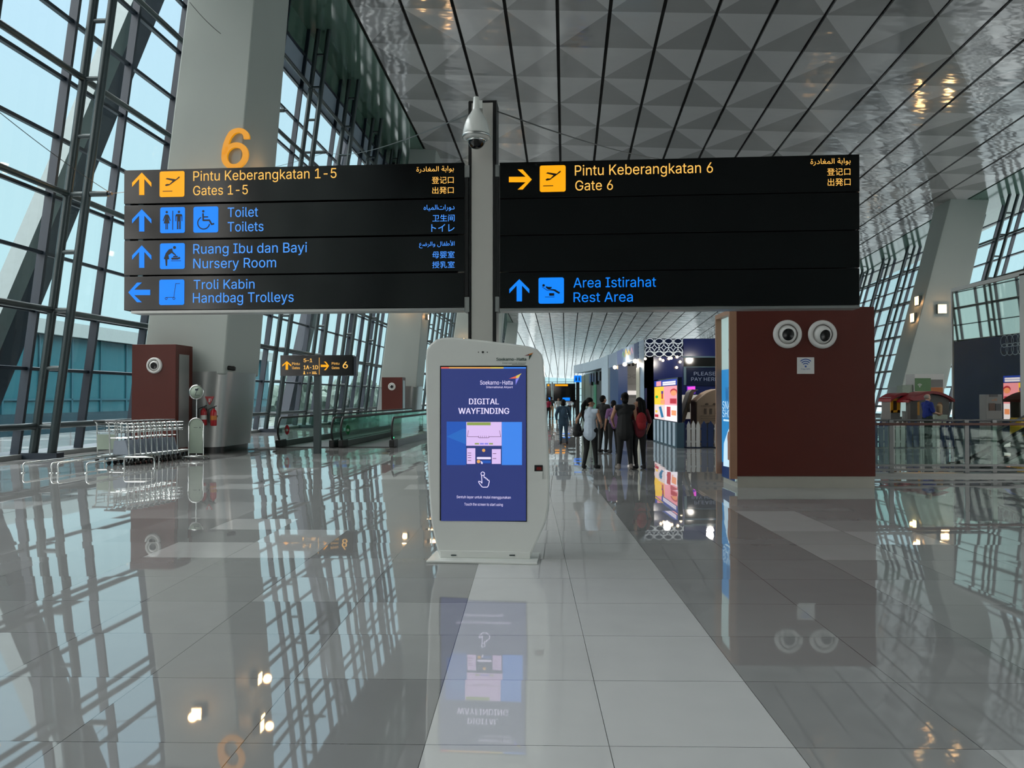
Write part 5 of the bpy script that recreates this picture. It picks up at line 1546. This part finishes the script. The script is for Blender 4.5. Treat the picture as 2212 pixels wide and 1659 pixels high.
g = MB(); g.extr(FH, [zero(1515), zero(1540)] + [(FH.uv(1527.5, 0)[0] + .19 * cos(t), FH.uv(1527, 924)[1] + .17 * sin(t)) for t in [pi * i / 12 for i in range(13)]], -.02, .014)
part('arched_door', g, pm('dark_grey_door', (44, 46, 46), .6), hb)
sl = thing('toy_slide', 'tilted beige toy slide leaning between notice board and beige playhouse', 'slide', FH.p(FH.uv(1485, 859)[0], 0, 0))
g = MB(); g.extr(FH, [zero(1472)] + hp((1472.5, 925), (1497, 848), (1502, 843), (1512, 843), (1505, 850), (1483, 920)) + [zero(1482)], -.95, -.45); part('chute', g, M['beige'], sl, bevel=.015)
g = MB(); g.extr(FH, hp((1470.5, 925), (1495.5, 847), (1501, 841), (1514, 841), (1514, 843), (1502, 843), (1497.5, 848), (1473, 925)), -1.0, -.4); part('rim', g, M['grey_plastic'], sl)

# ---- two red-roofed playhouses
PY = 28.2
FQh = Fr(V((0, PY, 0)), (1, 0, 0)); pq = lambda *pts: FQh.P(pts)
zq = lambda x_: (FQh.uv(x_, 859)[0], 0.0)
def curved_roof(fr, x0, x1, y0, ym, y1, th_, d0_, d1_):
    top = []; n_ = 10
    for i in range(n_ + 1):
        t = i / n_; x_ = x0 + (x1 - x0) * t; y_ = y0 * (1 - t) ** 2 + 2 * (2 * ym - (y0 + y1) / 2) * t * (1 - t) + y1 * t * t
        top.append((x_, y_))
    g = MB(); g.extr(fr, fr.P(top + [(x_, y_ + th_) for x_, y_ in top[::-1]]), d0_, d1_); return g
h1 = thing('small_playhouse', 'small toy playhouse with a yellow window and red roof left of the man in blue', 'playhouse', FQh.p(FQh.uv(1935, 859)[0], 0, 0))
part('wall', MB().extr(FQh, [zq(1924)] + pq((1924, 858), (1964, 858)) + [zq(1964)], -.7, 0), M['grey_plastic'], h1)
part('roof', curved_roof(FQh, 1921, 1973, 862, 848.5, 856, 6, -.85, .12), M['red_roof'], h1)
g = MB()
for x0_, x1_, y0_, y1_ in ((1923, 1928, 862, 891), (1937, 1943, 862, 891), (1923, 1943, 861, 866), (1923, 1943, 886, 891)): g.extr(FQh, pq((x0_, y1_), (x1_, y1_), (x1_, y0_), (x0_, y0_)), 0, .05)
part('window_frame', g, M['yellow_pl'], h1)
g = MB(); g.extr(FQh, pq((1928, 886), (1937, 886), (1937, 866), (1928, 866)), 0, .012); part('window_opening', g, pm('dark_opening', (60, 44, 30), .7), h1)
g = MB(); g.extr(FQh, pq((1944.5, 900), (1958, 900), (1957, 864), (1951, 857), (1946, 864)), 0, .012); part('doorway', g, M['ban_pale'], h1)
g = MB()
for k in range(5): g.extr(FQh, pq((1947 + 2.7 * k, 908), (1949 + 2.7 * k, 908), (1949 + 2.7 * k, 888), (1947 + 2.7 * k, 888)), .05, .08)
g.extr(FQh, pq((1946.5, 891), (1960, 891), (1960, 888), (1946.5, 888)), .05, .085); part('half_door', g, M['picket_white'], h1)
FQ2 = Fr(V((0, 27.5, 0)), (1, 0, 0)); p2 = lambda *pts: FQ2.P(pts); z2 = lambda x_: (FQ2.uv(x_, 859)[0], 0.0)
h2 = thing('large_playhouse', 'large grey toy playhouse with a curved red roof behind the man in blue', 'playhouse', FQ2.p(FQ2.uv(2012, 859)[0], 0, 0))
part('wall', MB().extr(FQ2, [z2(1972)] + p2((1972, 866), (1985, 858), (2005, 851), (2025, 853), (2040, 858), (2050, 864)) + [z2(2050)], -.5, 0), M['grey_plastic'], h2)
part('roof', curved_roof(FQ2, 1957, 2056, 864, 845, 863, 5.5, -.75, .2), M['red_roof'], h2)
g = MB(); g.extr(FQ2, p2((1956, 862), (1965, 866), (1985, 864), (2000, 857), (2000, 848), (1980, 853), (1962, 858)), .0, .28); part('porch_roof', g, M['red_roof'], h2)
part('porch_post', MB().extr(FQ2, [z2(1960)] + p2((1960, 866), (1975, 866)) + [z2(1975)], 0, .2), pm('dark_grey_plastic', (72, 70, 66), .6), h2)
g = MB(); g.extr(FQ2, p2((1980, 897), (1986, 897), (1986, 866), (1980, 870)), 0, .02); part('yellow_shutter', g, M['yellow_pl'], h2)
g = MB(); g.extr(FQ2, p2((2024, 894), (2036, 894), (2036, 874), (2033, 869), (2027, 869), (2024, 874)), 0, .015); part('window_opening', g, M['tan'], h2)
tbx = thing('toy_table', 'pale green toy box table beside the man in blue', 'table', at(2033, 905, 26.2))
tq = Fr(V((0, 26.2, 0)), (1, 0, 0)); a = tq.uv(2019, 896); b_ = tq.uv(2047, 896)
part('box', MB().fbox(tq, a[0], b_[0], .58, a[1], -.4, 0), M['trolley_ad'], tbx)
part('leg', MB().fbox(tq, a[0] + .03, a[0] + .09, 0, .58, -.35, -.05), M['grey_plastic'], tbx); part('leg', MB().fbox(tq, b_[0] - .09, b_[0] - .03, 0, .58, -.35, -.05), M['grey_plastic'], tbx)
# ---- green wifi info booth behind
FG2 = Fr(V((0, 34.0, 0)), (1, 0, 0)); pg = lambda *pts: FG2.P(pts); zg = lambda x_: (FG2.uv(x_, 859)[0], 0.0)
ib = thing('info_booth', 'tall green and orange wifi booth behind the red roofed playhouses', 'booth', FG2.p(FG2.uv(2008, 859)[0], 0, 0))
part('body', MB().extr(FG2, [zg(1976)] + pg((1976, 808), (2039, 808)) + [zg(2039)], -.8, 0), M['white_matt'], ib)
g = MB(); g.extr(FG2, pg((1976, 845), (2010, 845), (2010, 817), (1976, 817)), 0, .03); gp_ = part('green_panel', g, pm('green_panel', (84, 124, 80), .5), ib)
g = MB(); c = FG2.uv(1986, 835)
for r_ in (3, 5.5): g.stroke(FG2, circ(c[0], c[1], r_ * 34 / F, 10, R(40), R(140)), .025, .034)
g.rect(FG2, c[0] - .02, c[0] + .02, c[1] - .03, c[1] + .02, .034); part('wifi_symbol', g, M['white_matt'], gp_, recalc=False)
g = MB(); g.extr(FG2, pg((2010, 836), (2036, 836), (2036, 820), (2010, 820)), 0, .03); part('grey_screen', g, pm('dim_screen', (84, 84, 80), .3), ib)
g = MB(); g.extr(FG2, pg((2010, 850), (2036, 850), (2036, 837), (2010, 837)), 0, .03); part('orange_panel', g, pm('orange_panel', (186, 106, 50), .5), ib)
g = MB(); g.extr(FG2, [zg(1948)] + pg((1952, 833), (1974, 831), (1974, 850)) + [zg(1974)], -.6, -.1); part('side_desk', g, M['trolley_ad'], ib)

# ---- tall mirror wall
MXX = 16.3
FM = Fr(V((MXX, 29.4, 0)), (0, -1, 0))
M['mirror'] = pm('tinted_mirror', (205, 204, 192), .015, 1.0, var=.0)
mw = thing('mirror_wall', 'tall mirror glazed shop wall with a pale frame at the right edge', 'shop', V((MXX, 27.4, 0)))
part('mirror', MB().fbox(FM, 0, 3.95, .0, 5.45, -.05, 0), M['mirror'], mw)
g = MB(); g.fbox(FM, -.04, 4.3, 5.45, 5.58, -.12, .05).fbox(FM, 3.95, 4.3, 0, 5.5, -.12, .05).fbox(FM, -.06, .0, 0, 5.5, -.1, .03)
part('frame', g, M['white_matt'], mw)
# ---- grey display stand with photos in front of the mirror
DS = Fr(V((0, 23.4, 0)), (1, 0, 0)); a = DS.uv(2130, 850); b_ = DS.uv(2165, 850)
dsd = thing('display_stand', 'grey display stand with brown photos in front of the mirror wall', 'display stand', V(((a[0] + b_[0]) / 2, 23.4, 0)))
part('body', MB().fbox(DS, a[0], b_[0], 0, DS.uv(2130, 852)[1], -.35, 0), M['grey_plastic'], dsd, bevel=.01)
g = MB(); x0, y1_ = DS.uv(2136, 871); x1, y0_ = DS.uv(2149, 887); g.fbox(DS, x0, x1, y0_, y1_, 0, .012); part('brown_photo', g, pm('brown_photo', (72, 46, 28), .5), dsd)
g = MB(); x0, y1_ = DS.uv(2150, 872); x1, y0_ = DS.uv(2162, 887); g.fbox(DS, x0, x1, y0_, y1_, 0, .012); part('dark_photo', g, pm('dark_photo', (50, 52, 54), .5), dsd)
g = MB(); x0, y1_ = DS.uv(2137.5, 852); x1, y0_ = DS.uv(2155, 857); g.fbox(DS, x0, x1, y0_, y1_, 0, .014); part('black_clip', g, M['black'], dsd)
g = MB()
for xa, xb, ya in ((2142, 2147, 863), (2148, 2153.5, 861)): g.poly(DS, DS.P([(xa, 866), (xb, 866), (xb, ya), (xa, ya)]), .004)
part('small_print', g, M['tan'], dsd, recalc=False)
yb = thing('yellow_seat', 'yellow padded toy seat at the right edge beside the display stand', 'seat', V((14.4, 22.9, 0)))
YB = Fr(V((0, 22.9, 0)), (1, 0, 0)); a = YB.uv(2203, 903); b_ = YB.uv(2240, 915)
part('cushion', MB().fbox(YB, a[0], b_[0], .45, a[1], -.5, 0), pm('yellow_vinyl', (190, 150, 20), .4), yb, bevel=.04)
part('base', MB().fbox(YB, a[0] + .04, b_[0] - .04, 0, .45, -.46, -.04), M['grey_plastic'], yb)

# ================================================================== DOWN THE HALL
# ---- white shop with a swept fascia
ws = thing('white_shop', 'white shop unit with a swept curved fascia beyond the toy shop', 'shop', V((5.2, 44, 0)))
pl_ = [V((XS, 40.3, 0)), V((XS + .02, 42, 0)), V((XS - .03, 45, 0)), V((XS - .2, 47.5, 0)), V((XS - .5, 49.2, 0)), V((XS - .95, 50.3, 0))]
g = MB(); n_ = len(pl_)
lo_ = [3.12, 3.15, 3.18, 3.16, 3.13, 3.1]; hi_ = [3.72, 3.72, 3.72, 3.70, 3.66, 3.58]
vs = [p + V((0, 0, z)) for p, z in zip(pl_, lo_)] + [p + V((0, 0, z)) for p, z in zip(pl_, hi_)] + [p + V((.5, .3, z)) for p, z in zip(pl_, lo_)] + [p + V((.5, .3, z)) for p, z in zip(pl_, hi_)]
fs = []
for i in range(n_ - 1): fs += [(i, i + 1, n_ + i + 1, n_ + i), (2 * n_ + i, 3 * n_ + i, 3 * n_ + i + 1, 2 * n_ + i + 1), (i, 2 * n_ + i, 2 * n_ + i + 1, i + 1), (n_ + i, n_ + i + 1, 3 * n_ + i + 1, 3 * n_ + i)]
fs += [(0, n_, 3 * n_, 2 * n_), (n_ - 1, 3 * n_ - 1, 4 * n_ - 1, 2 * n_ - 1)]
g.add(vs, fs); part('fascia', g, M['pale_stripe'], ws)
g = MB(); g.hexa([V((XS, 40.3, 0)), V((XS + .6, 40.3, 0)), V((XS + .6, 43.2, 0)), V((XS, 43.2, 0))], [V((XS, 40.3, 3.15)), V((XS + .6, 40.3, 3.15)), V((XS + .6, 43.2, 3.15)), V((XS, 43.2, 3.15))]); part('side_wall', g, M['pale_stripe'], ws)
M['slat_green'] = pm('green_slat', (52, 140, 100), .4); M['slat_grey'] = pm('grey_green_slat', (96, 112, 100), .4); M['slat_dark'] = pm('dark_slat', (34, 36, 34), .4)
ys = [43.3, 45.6, 47.2, 48.6, 50.2, 52.2, 54.5, 57]
for i in range(7):
    k = ('slat_dark', 'slat_dark', 'slat_green', 'slat_grey', 'slat_grey', 'slat_grey', 'slat_grey')[i]
    g = MB(); x_ = XS + .12 + .03 * (i % 2); g.hexa([V((x_, ys[i], 0)), V((x_ + .3, ys[i], 0)), V((x_ + .3, ys[i + 1], 0)), V((x_, ys[i + 1], 0))], [V((x_, ys[i], 3.1)), V((x_ + .3, ys[i], 3.1)), V((x_ + .3, ys[i + 1], 3.1)), V((x_, ys[i + 1], 3.1))])
    part('wall_slat', g, M[k], ws)
g = MB()
for i, y_ in enumerate((44.5, 46.4, 47.8, 49.3)): g.box((XS + .05, y_, 2.75 - .08 * (i % 2)), (.12, .9, .5 + .2 * (i % 2)))
part('hanging_slat', g, M['black'], ws)
part('roof', MB().box((XS + 2.2, 51.5, 3.3), (3.6, 12, .2)), M['pale_stripe'], ws)
# ---- blue toilet sign
ty = 51.8; t0 = at(1248, 859, ty); t0.z = 0
TS = Fr(t0, (1, 0, 0))
ts = thing('toilet_sign', 'small bright blue toilet sign on a black post far down the hall', 'sign', t0)
a, w1 = TS.uv(1240.5, 811); b_, w0 = TS.uv(1256, 825.5)
bx = part('light_box', MB().fbox(TS, a, b_, w0, w1, -.1, 0), M['blue_lit'], ts)
g = MB()
for s_ in (-.1, .1):
    g.poly(TS, circ(s_, (w0 + w1) / 2 + .12, .035, 10), .004); g.rect(TS, s_ - .045, s_ + .045, (w0 + w1) / 2 - .13, (w0 + w1) / 2 + .07, .004)
part('people_symbols', g, M['ban_navy'], bx, recalc=False)
part('post', MB().fbox(TS, -.1, .12, 0, w0, -.12, -.02), M['black'], ts)
# ---- far direction sign
gy = 63.0; t0 = at(1217, 859, gy); t0.z = 0
TG = Fr(t0, (1, 0, 0))
tg = thing('far_direction_sign', 'black direction sign board far down the hall with an orange top line', 'sign', t0)
for xa, xb in ((1180, 1191), (1195, 1243)):
    a, w1 = TG.uv(xa, 828.5); b_, w0 = TG.uv(xb, 867)
    bb = part('board', MB().fbox(TG, a, b_, w0, w1, -.15, 0), M['black_gloss'], tg)
    g = MB(); g.fbox(TG, a + (.15 if xa > 1190 else .1), a + (b_ - a) * (.66 if xa > 1190 else .6), w1 - .2, w1 - .06, 0, .01); part('orange_line', g, M['orange_lit'], bb)
    g = MB(); g.fbox(TG, a + (b_ - a) * .42, a + (b_ - a) * .75, w0 + .06, w0 + .3, 0, .01); part('blue_line', g, M['blue_lit'], bb)
part('post', MB().fbox(TG, TG.uv(1191.7, 850)[0], TG.uv(1194.5, 850)[0], 0, TG.uv(1193, 826)[1], -.12, -.02), M['stainless_dull'], tg)

# ================================================================== PEOPLE
SKIN = {'tan': pm('skin_tan', (168, 124, 98), .5, var=.04), 'pale': pm('skin_light', (190, 150, 128), .5, var=.04)}
CL = {}
def cloth(name, rgb, rough=.8):
    if name not in CL: CL[name] = pm(name, rgb, rough, var=.15, scale=14)
    return CL[name]
HAIR = pm('black_hair', (12, 10, 9), .7, var=.2, scale=30, spec=.15)
EYE_W = pm('eye_dark', (24, 18, 16), .3)
LIP = pm('lip', (140, 80, 74), .5)

def blob(name, prims, mat, parent, X, voxel, smooth=2):
    """one continuous surface grown over tapered limbs and rounded masses (local person space)"""
    bm = bmesh.new()
    for pr in prims:
        if pr[0] == 'cap':
            _, a, b, ra, rb = pr[:5]
            fl = pr[5] if len(pr) > 5 else 1.0      # front-back flattening
            a, b = V(a), V(b)
            L = (b - a).length; ax = (b - a) / max(L, 1e-6)
            n = 12
            u = V((1, 0, 0)) if abs(ax.x) < .9 else V((0, 1, 0))
            u = (u - ax * u.dot(ax)).normalized(); v = ax.cross(u)
            st = []
            for k in range(1, 5):
                t = -pi / 2 + pi / 2 * k / 4; st.append((ra * sin(t), ra * cos(t)))
            for k in range(1, 4): st.append((L * k / 4, ra + (rb - ra) * k / 4))
            for k in range(0, 4):
                t = pi / 2 * k / 4; st.append((L + rb * sin(t), rb * cos(t)))
            rings = []
            for h, r in st:
                r = max(r, .0008)
                rings.append([bm.verts.new(a + ax * h + u * r * cos(2 * pi * i / n) + v * r * fl * sin(2 * pi * i / n)) for i in range(n)])
            for p, q in zip(rings, rings[1:]):
                for i in range(n): bm.faces.new((p[i], p[(i + 1) % n], q[(i + 1) % n], q[i]))
            bm.faces.new(rings[0][::-1]); bm.faces.new(rings[-1])
        else:
            _, c, r = pr[:3]
            rot = pr[3] if len(pr) > 3 else Matrix()
            t = bmesh.ops.create_icosphere(bm, subdivisions=2, radius=1)
            for w in t['verts']: w.co = V(c) + (rot.to_3x3() @ V((w.co.x * r[0], w.co.y * r[1], w.co.z * r[2])))
    bmesh.ops.recalc_face_normals(bm, faces=bm.faces)
    me = bpy.data.meshes.new(name); bm.to_mesh(me); bm.free()
    o = bpy.data.objects.new(name, me); COL.objects.link(o)
    md = o.modifiers.new('r', 'REMESH'); md.mode = 'VOXEL'; md.voxel_size = voxel; md.use_smooth_shade = True
    ms = o.modifiers.new('s', 'SMOOTH'); ms.iterations = smooth; ms.factor = .5
    bpy.context.view_layer.update()
    m2 = bpy.data.meshes.new_from_object(o.evaluated_get(bpy.context.evaluated_depsgraph_get()))
    o.modifiers.clear(); o.data = m2; bpy.data.meshes.remove(me)
    m2.name = name
    m2.transform(X)
    m2.materials.clear(); m2.materials.append(mat)
    for p in m2.polygons: p.use_smooth = True
    link_child(o, parent)
    return o

def person(label, x_, yfoot, h, face, top, legs, shoes, hair='short', skin='tan', pose=None, sleeve=.55, tunic=.0, vox=.011, Y=None, wide=1.0, headturn=0.0, slim_leg=True, collar=None, extra=None):
    """face: direction the body faces, degrees clockwise from straight ahead (0 = away from the camera)"""
    p = ground(x_, yfoot) if Y is None else V((at(x_, 859, Y).x, Y, 0))
    o = thing('person', label, 'person', p, -R(face))
    s = h / 1.62
    X = Matrix.Scale(s, 4)
    d = dict(le=(-.235, -.03, 1.04), lw=(-.245, .06, .82), re=(.235, -.03, 1.04), rw=(.245, .06, .82), lk=(-.095, .02, .46), la=(-.10, -.03, .075), rk=(.095, .02, .46), ra=(.10, -.03, .075), lt=None, rt=None)
    if pose: d.update(pose)
    v = {k: (V(q) if q is not None else None) for k, q in d.items()}
    ls, rs = V((-.165 * wide, -.005, 1.30)), V((.165 * wide, -.005, 1.30))
    hd = Matrix.Translation((0, .015, 1.49)) @ Matrix.Rotation(-R(headturn), 4, 'Z')
    H_ = lambda x, y, z: hd @ V((x, y, z))
    B_ = []
    # trunk
    B_ += [('ell', (0, 0, .90), (.150 * wide, .105, .12)), ('cap', (0, 0, .92), (0, 0, 1.10), .118 * wide, .112 * wide, .8), ('ell', (0, .005, 1.20), (.148 * wide, .098, .14)), ('cap', ls, rs, .058, .058), ('cap', (0, -.01, 1.30), (0, .01, 1.44), .062, .048)]
    # head: skull, jaw, nose, ears
    B_ += [('ell', H_(0, -.008, .03), (.074, .092, .092)), ('ell', H_(0, .022, -.035), (.056, .062, .072)), ('cap', H_(0, .085, .005), H_(0, .103, -.022), .010, .014), ('ell', H_(-.076, -.005, -.01), (.012, .022, .030)), ('ell', H_(.076, -.005, -.01), (.012, .022, .030))]
    # limbs
    for sd, sh, e, w in ((-1, ls, v['le'], v['lw']), (1, rs, v['re'], v['rw'])):
        B_ += [('cap', sh, e, .046, .036), ('cap', e, w, .037, .024)]
        dr = (w - e).normalized()
        pc = w + dr * .055
        side = V((1, 0, 0)) - dr * dr.x
        side = side.normalized() if side.length > .2 else V((0, 1, 0))
        nrm_ = dr.cross(side).normalized()
        B_.append(('cap', w, pc + dr * .02, .024, .030, .7))
        if vox < .013:
            fw = V((0, 1, 0)) - dr * dr.y; fw = fw.normalized() if fw.length > .2 else side
            for k in range(4):
                b0 = pc + dr * .03 + fw * (.030 - .020 * k)
                ln = (.036, .042, .040, .030)[k]
                b1 = b0 + dr * ln; b2 = b1 + dr * ln * .7 - side * sd * .012
                B_ += [('cap', b0 - dr * .02, b1, .0095, .009), ('cap', b1, b2, .009, .008)]
            t0 = w + dr * .025 + fw * .026
            B_ += [('cap', t0, t0 + dr * .03 + fw * .024, .011, .010), ('cap', t0 + dr * .03 + fw * .024, t0 + dr * .062 + fw * .028, .010, .008)]
    feet = {}
    for sd, k, a, tk in ((-1, v['lk'], v['la'], 'lt'), (1, v['rk'], v['ra'], 'rt')):
        hp_ = V((.088 * sd, 0, .86))
        B_ += [('cap', hp_, k, .088, .056), ('cap', k, a, .055, .036)]
        ty = v[tk] if v[tk] is not None else V((a.x + .02 * sd, a.y + .16, .03))
        feet[sd] = (a, ty)
        B_ += [('cap', (a.x, a.y - .02, .045), (ty.x, ty.y - .02, .034), .036, .030, .9)]
    body = blob('body', B_, SKIN[skin], o, X, vox)
    # clothes
    T = []
    hem = .86 - tunic
    T += [('ell', (0, .0, 1.20), (.162 * wide, .113, .15)), ('cap', (0, 0, hem + .10), (0, 0, 1.12), .150 * wide + tunic * .12, .126 * wide, .82), ('cap', ls + V((.02, 0, 0)), rs - V((.02, 0, 0)), .068, .068), ('cap', (0, 0, 1.26), (0, -.005, 1.36), .10, .066)]
    if sleeve > 0:
        for sh, e, w in ((ls, v['le'], v['lw']), (rs, v['re'], v['rw'])):
            e2 = sh + (e - sh) * min(1, sleeve)
            T.append(('cap', sh, e2, .062, .054))
            if sleeve > 1: T.append(('cap', e, e + (w - e) * (sleeve - 1), .052, .036))
    blob('top', T, top, o, X, vox)
    L_ = [('ell', (0, 0, .90), (.160 * wide, .120, .12))]
    for sd, k, a in ((-1, v['lk'], v['la']), (1, v['rk'], v['ra'])):
        hp_ = V((.088 * sd, 0, .86))
        L_ += [('cap', hp_, k, .100, .064), ('cap', k, a + (k - a) * .12, .062, .044 if slim_leg else .062)]
    blob('trousers', L_, legs, o, X, vox)
    for sd in (-1, 1):
        a, ty = feet[sd]
        sh_ = [('cap', (a.x, a.y - .035, .05), (ty.x, ty.y, .040), .044, .040, .85), ('cap', (a.x, a.y - .03, .05), (a.x, a.y - .01, .10), .042, .042), ('cap', (a.x, a.y - .04, .022), (ty.x, ty.y + .01, .022), .022, .022)]
        blob('shoe', sh_, shoes, o, X, max(vox, .009), 1)
    # hair
    G = [('ell', H_(0, -.022, .050), (.086, .096, .086)), ('ell', H_(0, -.055, .01), (.078, .062, .088))]
    if hair == 'ponytail': G += [('cap', H_(0, -.11, .03), H_(-.02, -.16, -.06), .045, .05), ('cap', H_(-.02, -.16, -.06), H_(-.03, -.15, -.26), .055, .05), ('cap', H_(-.03, -.15, -.26), H_(-.03, -.13, -.42), .048, .02)]
    if hair == 'long': G += [('cap', H_(0, -.08, 0), H_(0, -.10, -.30), .088, .095, .6), ('cap', H_(-.07, -.04, 0), H_(-.09, -.07, -.26), .045, .05), ('cap', H_(.07, -.04, 0), H_(.09, -.07, -.26), .045, .05), ('cap', H_(0, -.10, -.28), H_(0, -.10, -.38), .085, .05, .6)]
    if hair == 'bun': G += [('ell', H_(0, -.10, .085), (.062, .060, .055)), ('ell', H_(0, -.07, -.05), (.07, .055, .06))]
    if hair == 'bob': G += [('ell', H_(0, -.05, -.045), (.094, .075, .075))]
    if hair == 'grey': G = [('ell', H_(0, -.030, .030), (.081, .092, .075))]
    blob('hair', G, HAIR if hair != 'grey' else cloth('grey_hair', (150, 142, 136)), o, X, vox, 1)
    # eyes, brows, mouth
    if vox < .013:
        g = bmesh.new()
        for sx_ in (-.030, .030):
            t = bmesh.ops.create_icosphere(g, subdivisions=2, radius=1)
            for w in t['verts']: w.co = H_(sx_ + w.co.x * .012, .078 + w.co.y * .008, .012 + w.co.z * .006)
        me = bpy.data.meshes.new('eyes'); g.to_mesh(me); g.free(); me.transform(X); me.materials.append(EYE_W)
        q = bpy.data.objects.new('eyes', me); COL.objects.link(q); link_child(q, o)
        g = bmesh.new(); t = bmesh.ops.create_icosphere(g, subdivisions=2, radius=1)
        for w in t['verts']: w.co = H_(w.co.x * .022, .081 + w.co.y * .008, -.055 + w.co.z * .007)
        me = bpy.data.meshes.new('mouth'); g.to_mesh(me); g.free(); me.transform(X); me.materials.append(LIP)
        q = bpy.data.objects.new('mouth', me); COL.objects.link(q); link_child(q, o)
    return o, X, v, H_, p

WH = cloth('white_blue_top', (176, 190, 204)); BK = cloth('black_cloth', (14, 14, 15)); DEN = cloth('denim', (36, 62, 82)); MAU = cloth('mauve_cloth', (118, 82, 124)); RED = cloth('maroon_cloth', (96, 22, 36)); NAV = cloth('blue_shirt', (18, 44, 128)); GRN = cloth('dark_green_trousers', (18, 40, 34))
SHO = cloth('dark_shoe', (26, 26, 28)); SHP = cloth('pale_shoe', (120, 112, 106)); OLV = cloth('olive_collar', (64, 84, 74))
def bag_loc(o, p, face):
    return Matrix.Translation(p) @ Matrix.Rotation(-R(face), 4, 'Z')
def held(name, label, cat, prims, mat, p, face, h, vox=.01, strap=None, straps_mat=None):
    s = h / 1.62
    o = thing(name, label, cat, p, -R(face))
    blob('body', prims, mat, o, Matrix.Scale(s, 4), vox, 3)
    if strap:
        for st_ in strap:
            g = MB(); Mw = ROOTM[o]; g.tube([Mw @ (V(q) * s) for q in st_], .012, 6); part('strap', g, straps_mat or mat, o)
    return o
# 1 denim walker
o, X, v, H_, p = person('person in dark denim jacket and jeans walking away down the hall alone', 1217, 960, 1.5, 0, DEN, DEN, SHO, 'bob', pose=dict(lk=(-.09, .03, .46), la=(-.10, -.05, .075), rk=(.10, .0, .46), ra=(.125, -.02, .075), le=(-.26, -.05, 1.05), lw=(-.24, .05, .84)), sleeve=1.7, tunic=.14, wide=1.08)
held('backpack', 'dark denim coloured backpack worn by the person in the denim jacket', 'bag', [('ell', (0.02, -.15, 1.14), (.12, .07, .17)), ('ell', (.10, -.13, 1.0), (.09, .07, .10))], DEN, p, 0, 1.5)
# 2 white top
face = 24
o, X, v, H_, p = person('person in a sleeveless white top and black leggings with a long black ponytail', 1275, 1012, 1.555, face, WH, BK, SHO, 'ponytail', pose=dict(le=(-.31, -.02, 1.10), lw=(-.36, .12, .93), re=(.25, -.02, 1.08), rw=(.20, .20, .98), lk=(-.085, .0, .46), la=(-.12, -.10, .075), rk=(.10, .05, .46), ra=(.13, .04, .075)), sleeve=0, tunic=.16, headturn=62, wide=1.05)
held('tote_bag', 'large black tote bag hanging from the shoulder of the person in white', 'bag', [('ell', (-.285, -.06, .88), (.09, .17, .15)), ('cap', (-.28, -.17, .80), (-.28, .07, .80), .085, .085), ('cap', (-.27, -.02, .98), (-.27, -.06, 1.02), .05, .03)], BK, p, face, 1.555, strap=[[(-.26, -.10, 1.0), (-.22, -.09, 1.2), (-.19, -.03, 1.375), (-.21, .07, 1.2), (-.26, .06, .98)]])
# 3 dark man behind
person('person in a black shirt standing behind the person in white', 1303, 984, 1.62, 40, BK, BK, SHO, 'short', Y=22.6, pose=dict(re=(.25, .02, 1.05), rw=(.20, .22, 1.0)), headturn=20)
# 4 mauve
person('person in a mauve shirt and black trousers between the black clad pair', 1325.5, 979, 1.48, -6, MAU, BK, SHO, 'bob', sleeve=.8, tunic=.08)
# 5 black sleeveless
o, X, v, H_, p = person('person all in black with tied up hair seen from behind, tallest of the group', 1350, 1014, 1.66, 0, BK, BK, SHP, 'bun', pose=dict(le=(-.27, .02, 1.08), lw=(-.22, .18, .96), re=(.25, .02, 1.06), rw=(.2, .2, .98), lk=(-.10, .0, .46), la=(-.135, -.03, .075), rk=(.10, .0, .46), ra=(.12, -.04, .075)), sleeve=0, tunic=.18, wide=1.15)
# 6 red top
face = -12
o, X, v, H_, p = person('person in a maroon top with long curly hair glancing left at the group', 1380, 1013, 1.56, face, RED, BK, SHO, 'long', pose=dict(re=(.27, .0, 1.06), rw=(.24, .10, .86), lk=(-.09, .02, .46), la=(-.07, -.03, .075), rk=(.10, .0, .46), ra=(.10, -.05, .075)), sleeve=.95, tunic=.10, headturn=-60, wide=1.08)
held('backpack', 'red and maroon backpack worn by the person with long curly hair', 'bag', [('ell', (.0, -.16, 1.10), (.13, .075, .19)), ('ell', (.0, -.19, .98), (.11, .06, .10))], cloth('red_backpack', (140, 20, 28)), p, face, 1.56)
# far figures
for (x_, Y_, h_, f_, tp, lg, hr, lab) in ((1184.5, 57, 1.5, 10, cloth('crimson_shirt', (150, 24, 60)), BK, 'short', 'distant person in a crimson shirt near the far direction sign'),
        (1191.5, 60, 1.62, -5, cloth('charcoal_cloth', (40, 44, 44)), cloth('beige_trousers', (170, 140, 110)), 'short', 'distant person in charcoal beside the crimson shirted one'),
        (1206, 56, 1.55, 160, cloth('white_shirt', (205, 205, 205)), cloth('grey_trousers', (110, 110, 112)), 'bob', 'distant person in a white shirt under the far direction sign'),
        (1230, 66, 1.6, 180, cloth('pale_shirt', (190, 186, 196)), BK, 'short', 'distant person in pale clothes to the right behind the denim walker'),
        (1241.5, 70, 1.62, 0, BK, BK, 'short', 'distant person in dark clothes beside the black toilet sign post')):
    person(lab, x_, 0, h_, f_, tp, lg, SHO, hr, Y=Y_, vox=.02)
# man in blue
face = 82
o, X, v, H_, p = person('man with grey hair in a blue shirt standing before the red roofed playhouse', 2003, 958, 1.68, face, NAV, GRN, SHO, 'grey', 'pale', Y=25.5, pose=dict(le=(-.22, .06, 1.06), lw=(-.14, .30, 1.02), re=(.22, .05, 1.05), rw=(.13, .30, 1.0)), sleeve=.9, wide=1.12)
held('paper_bag', 'beige paper bag held by the man in the blue shirt', 'bag', [('cap', (0, .40, 1.0), (0, .40, 1.22), .075, .09)], cloth('beige_bag', (176, 150, 112)), p, face, 1.68)
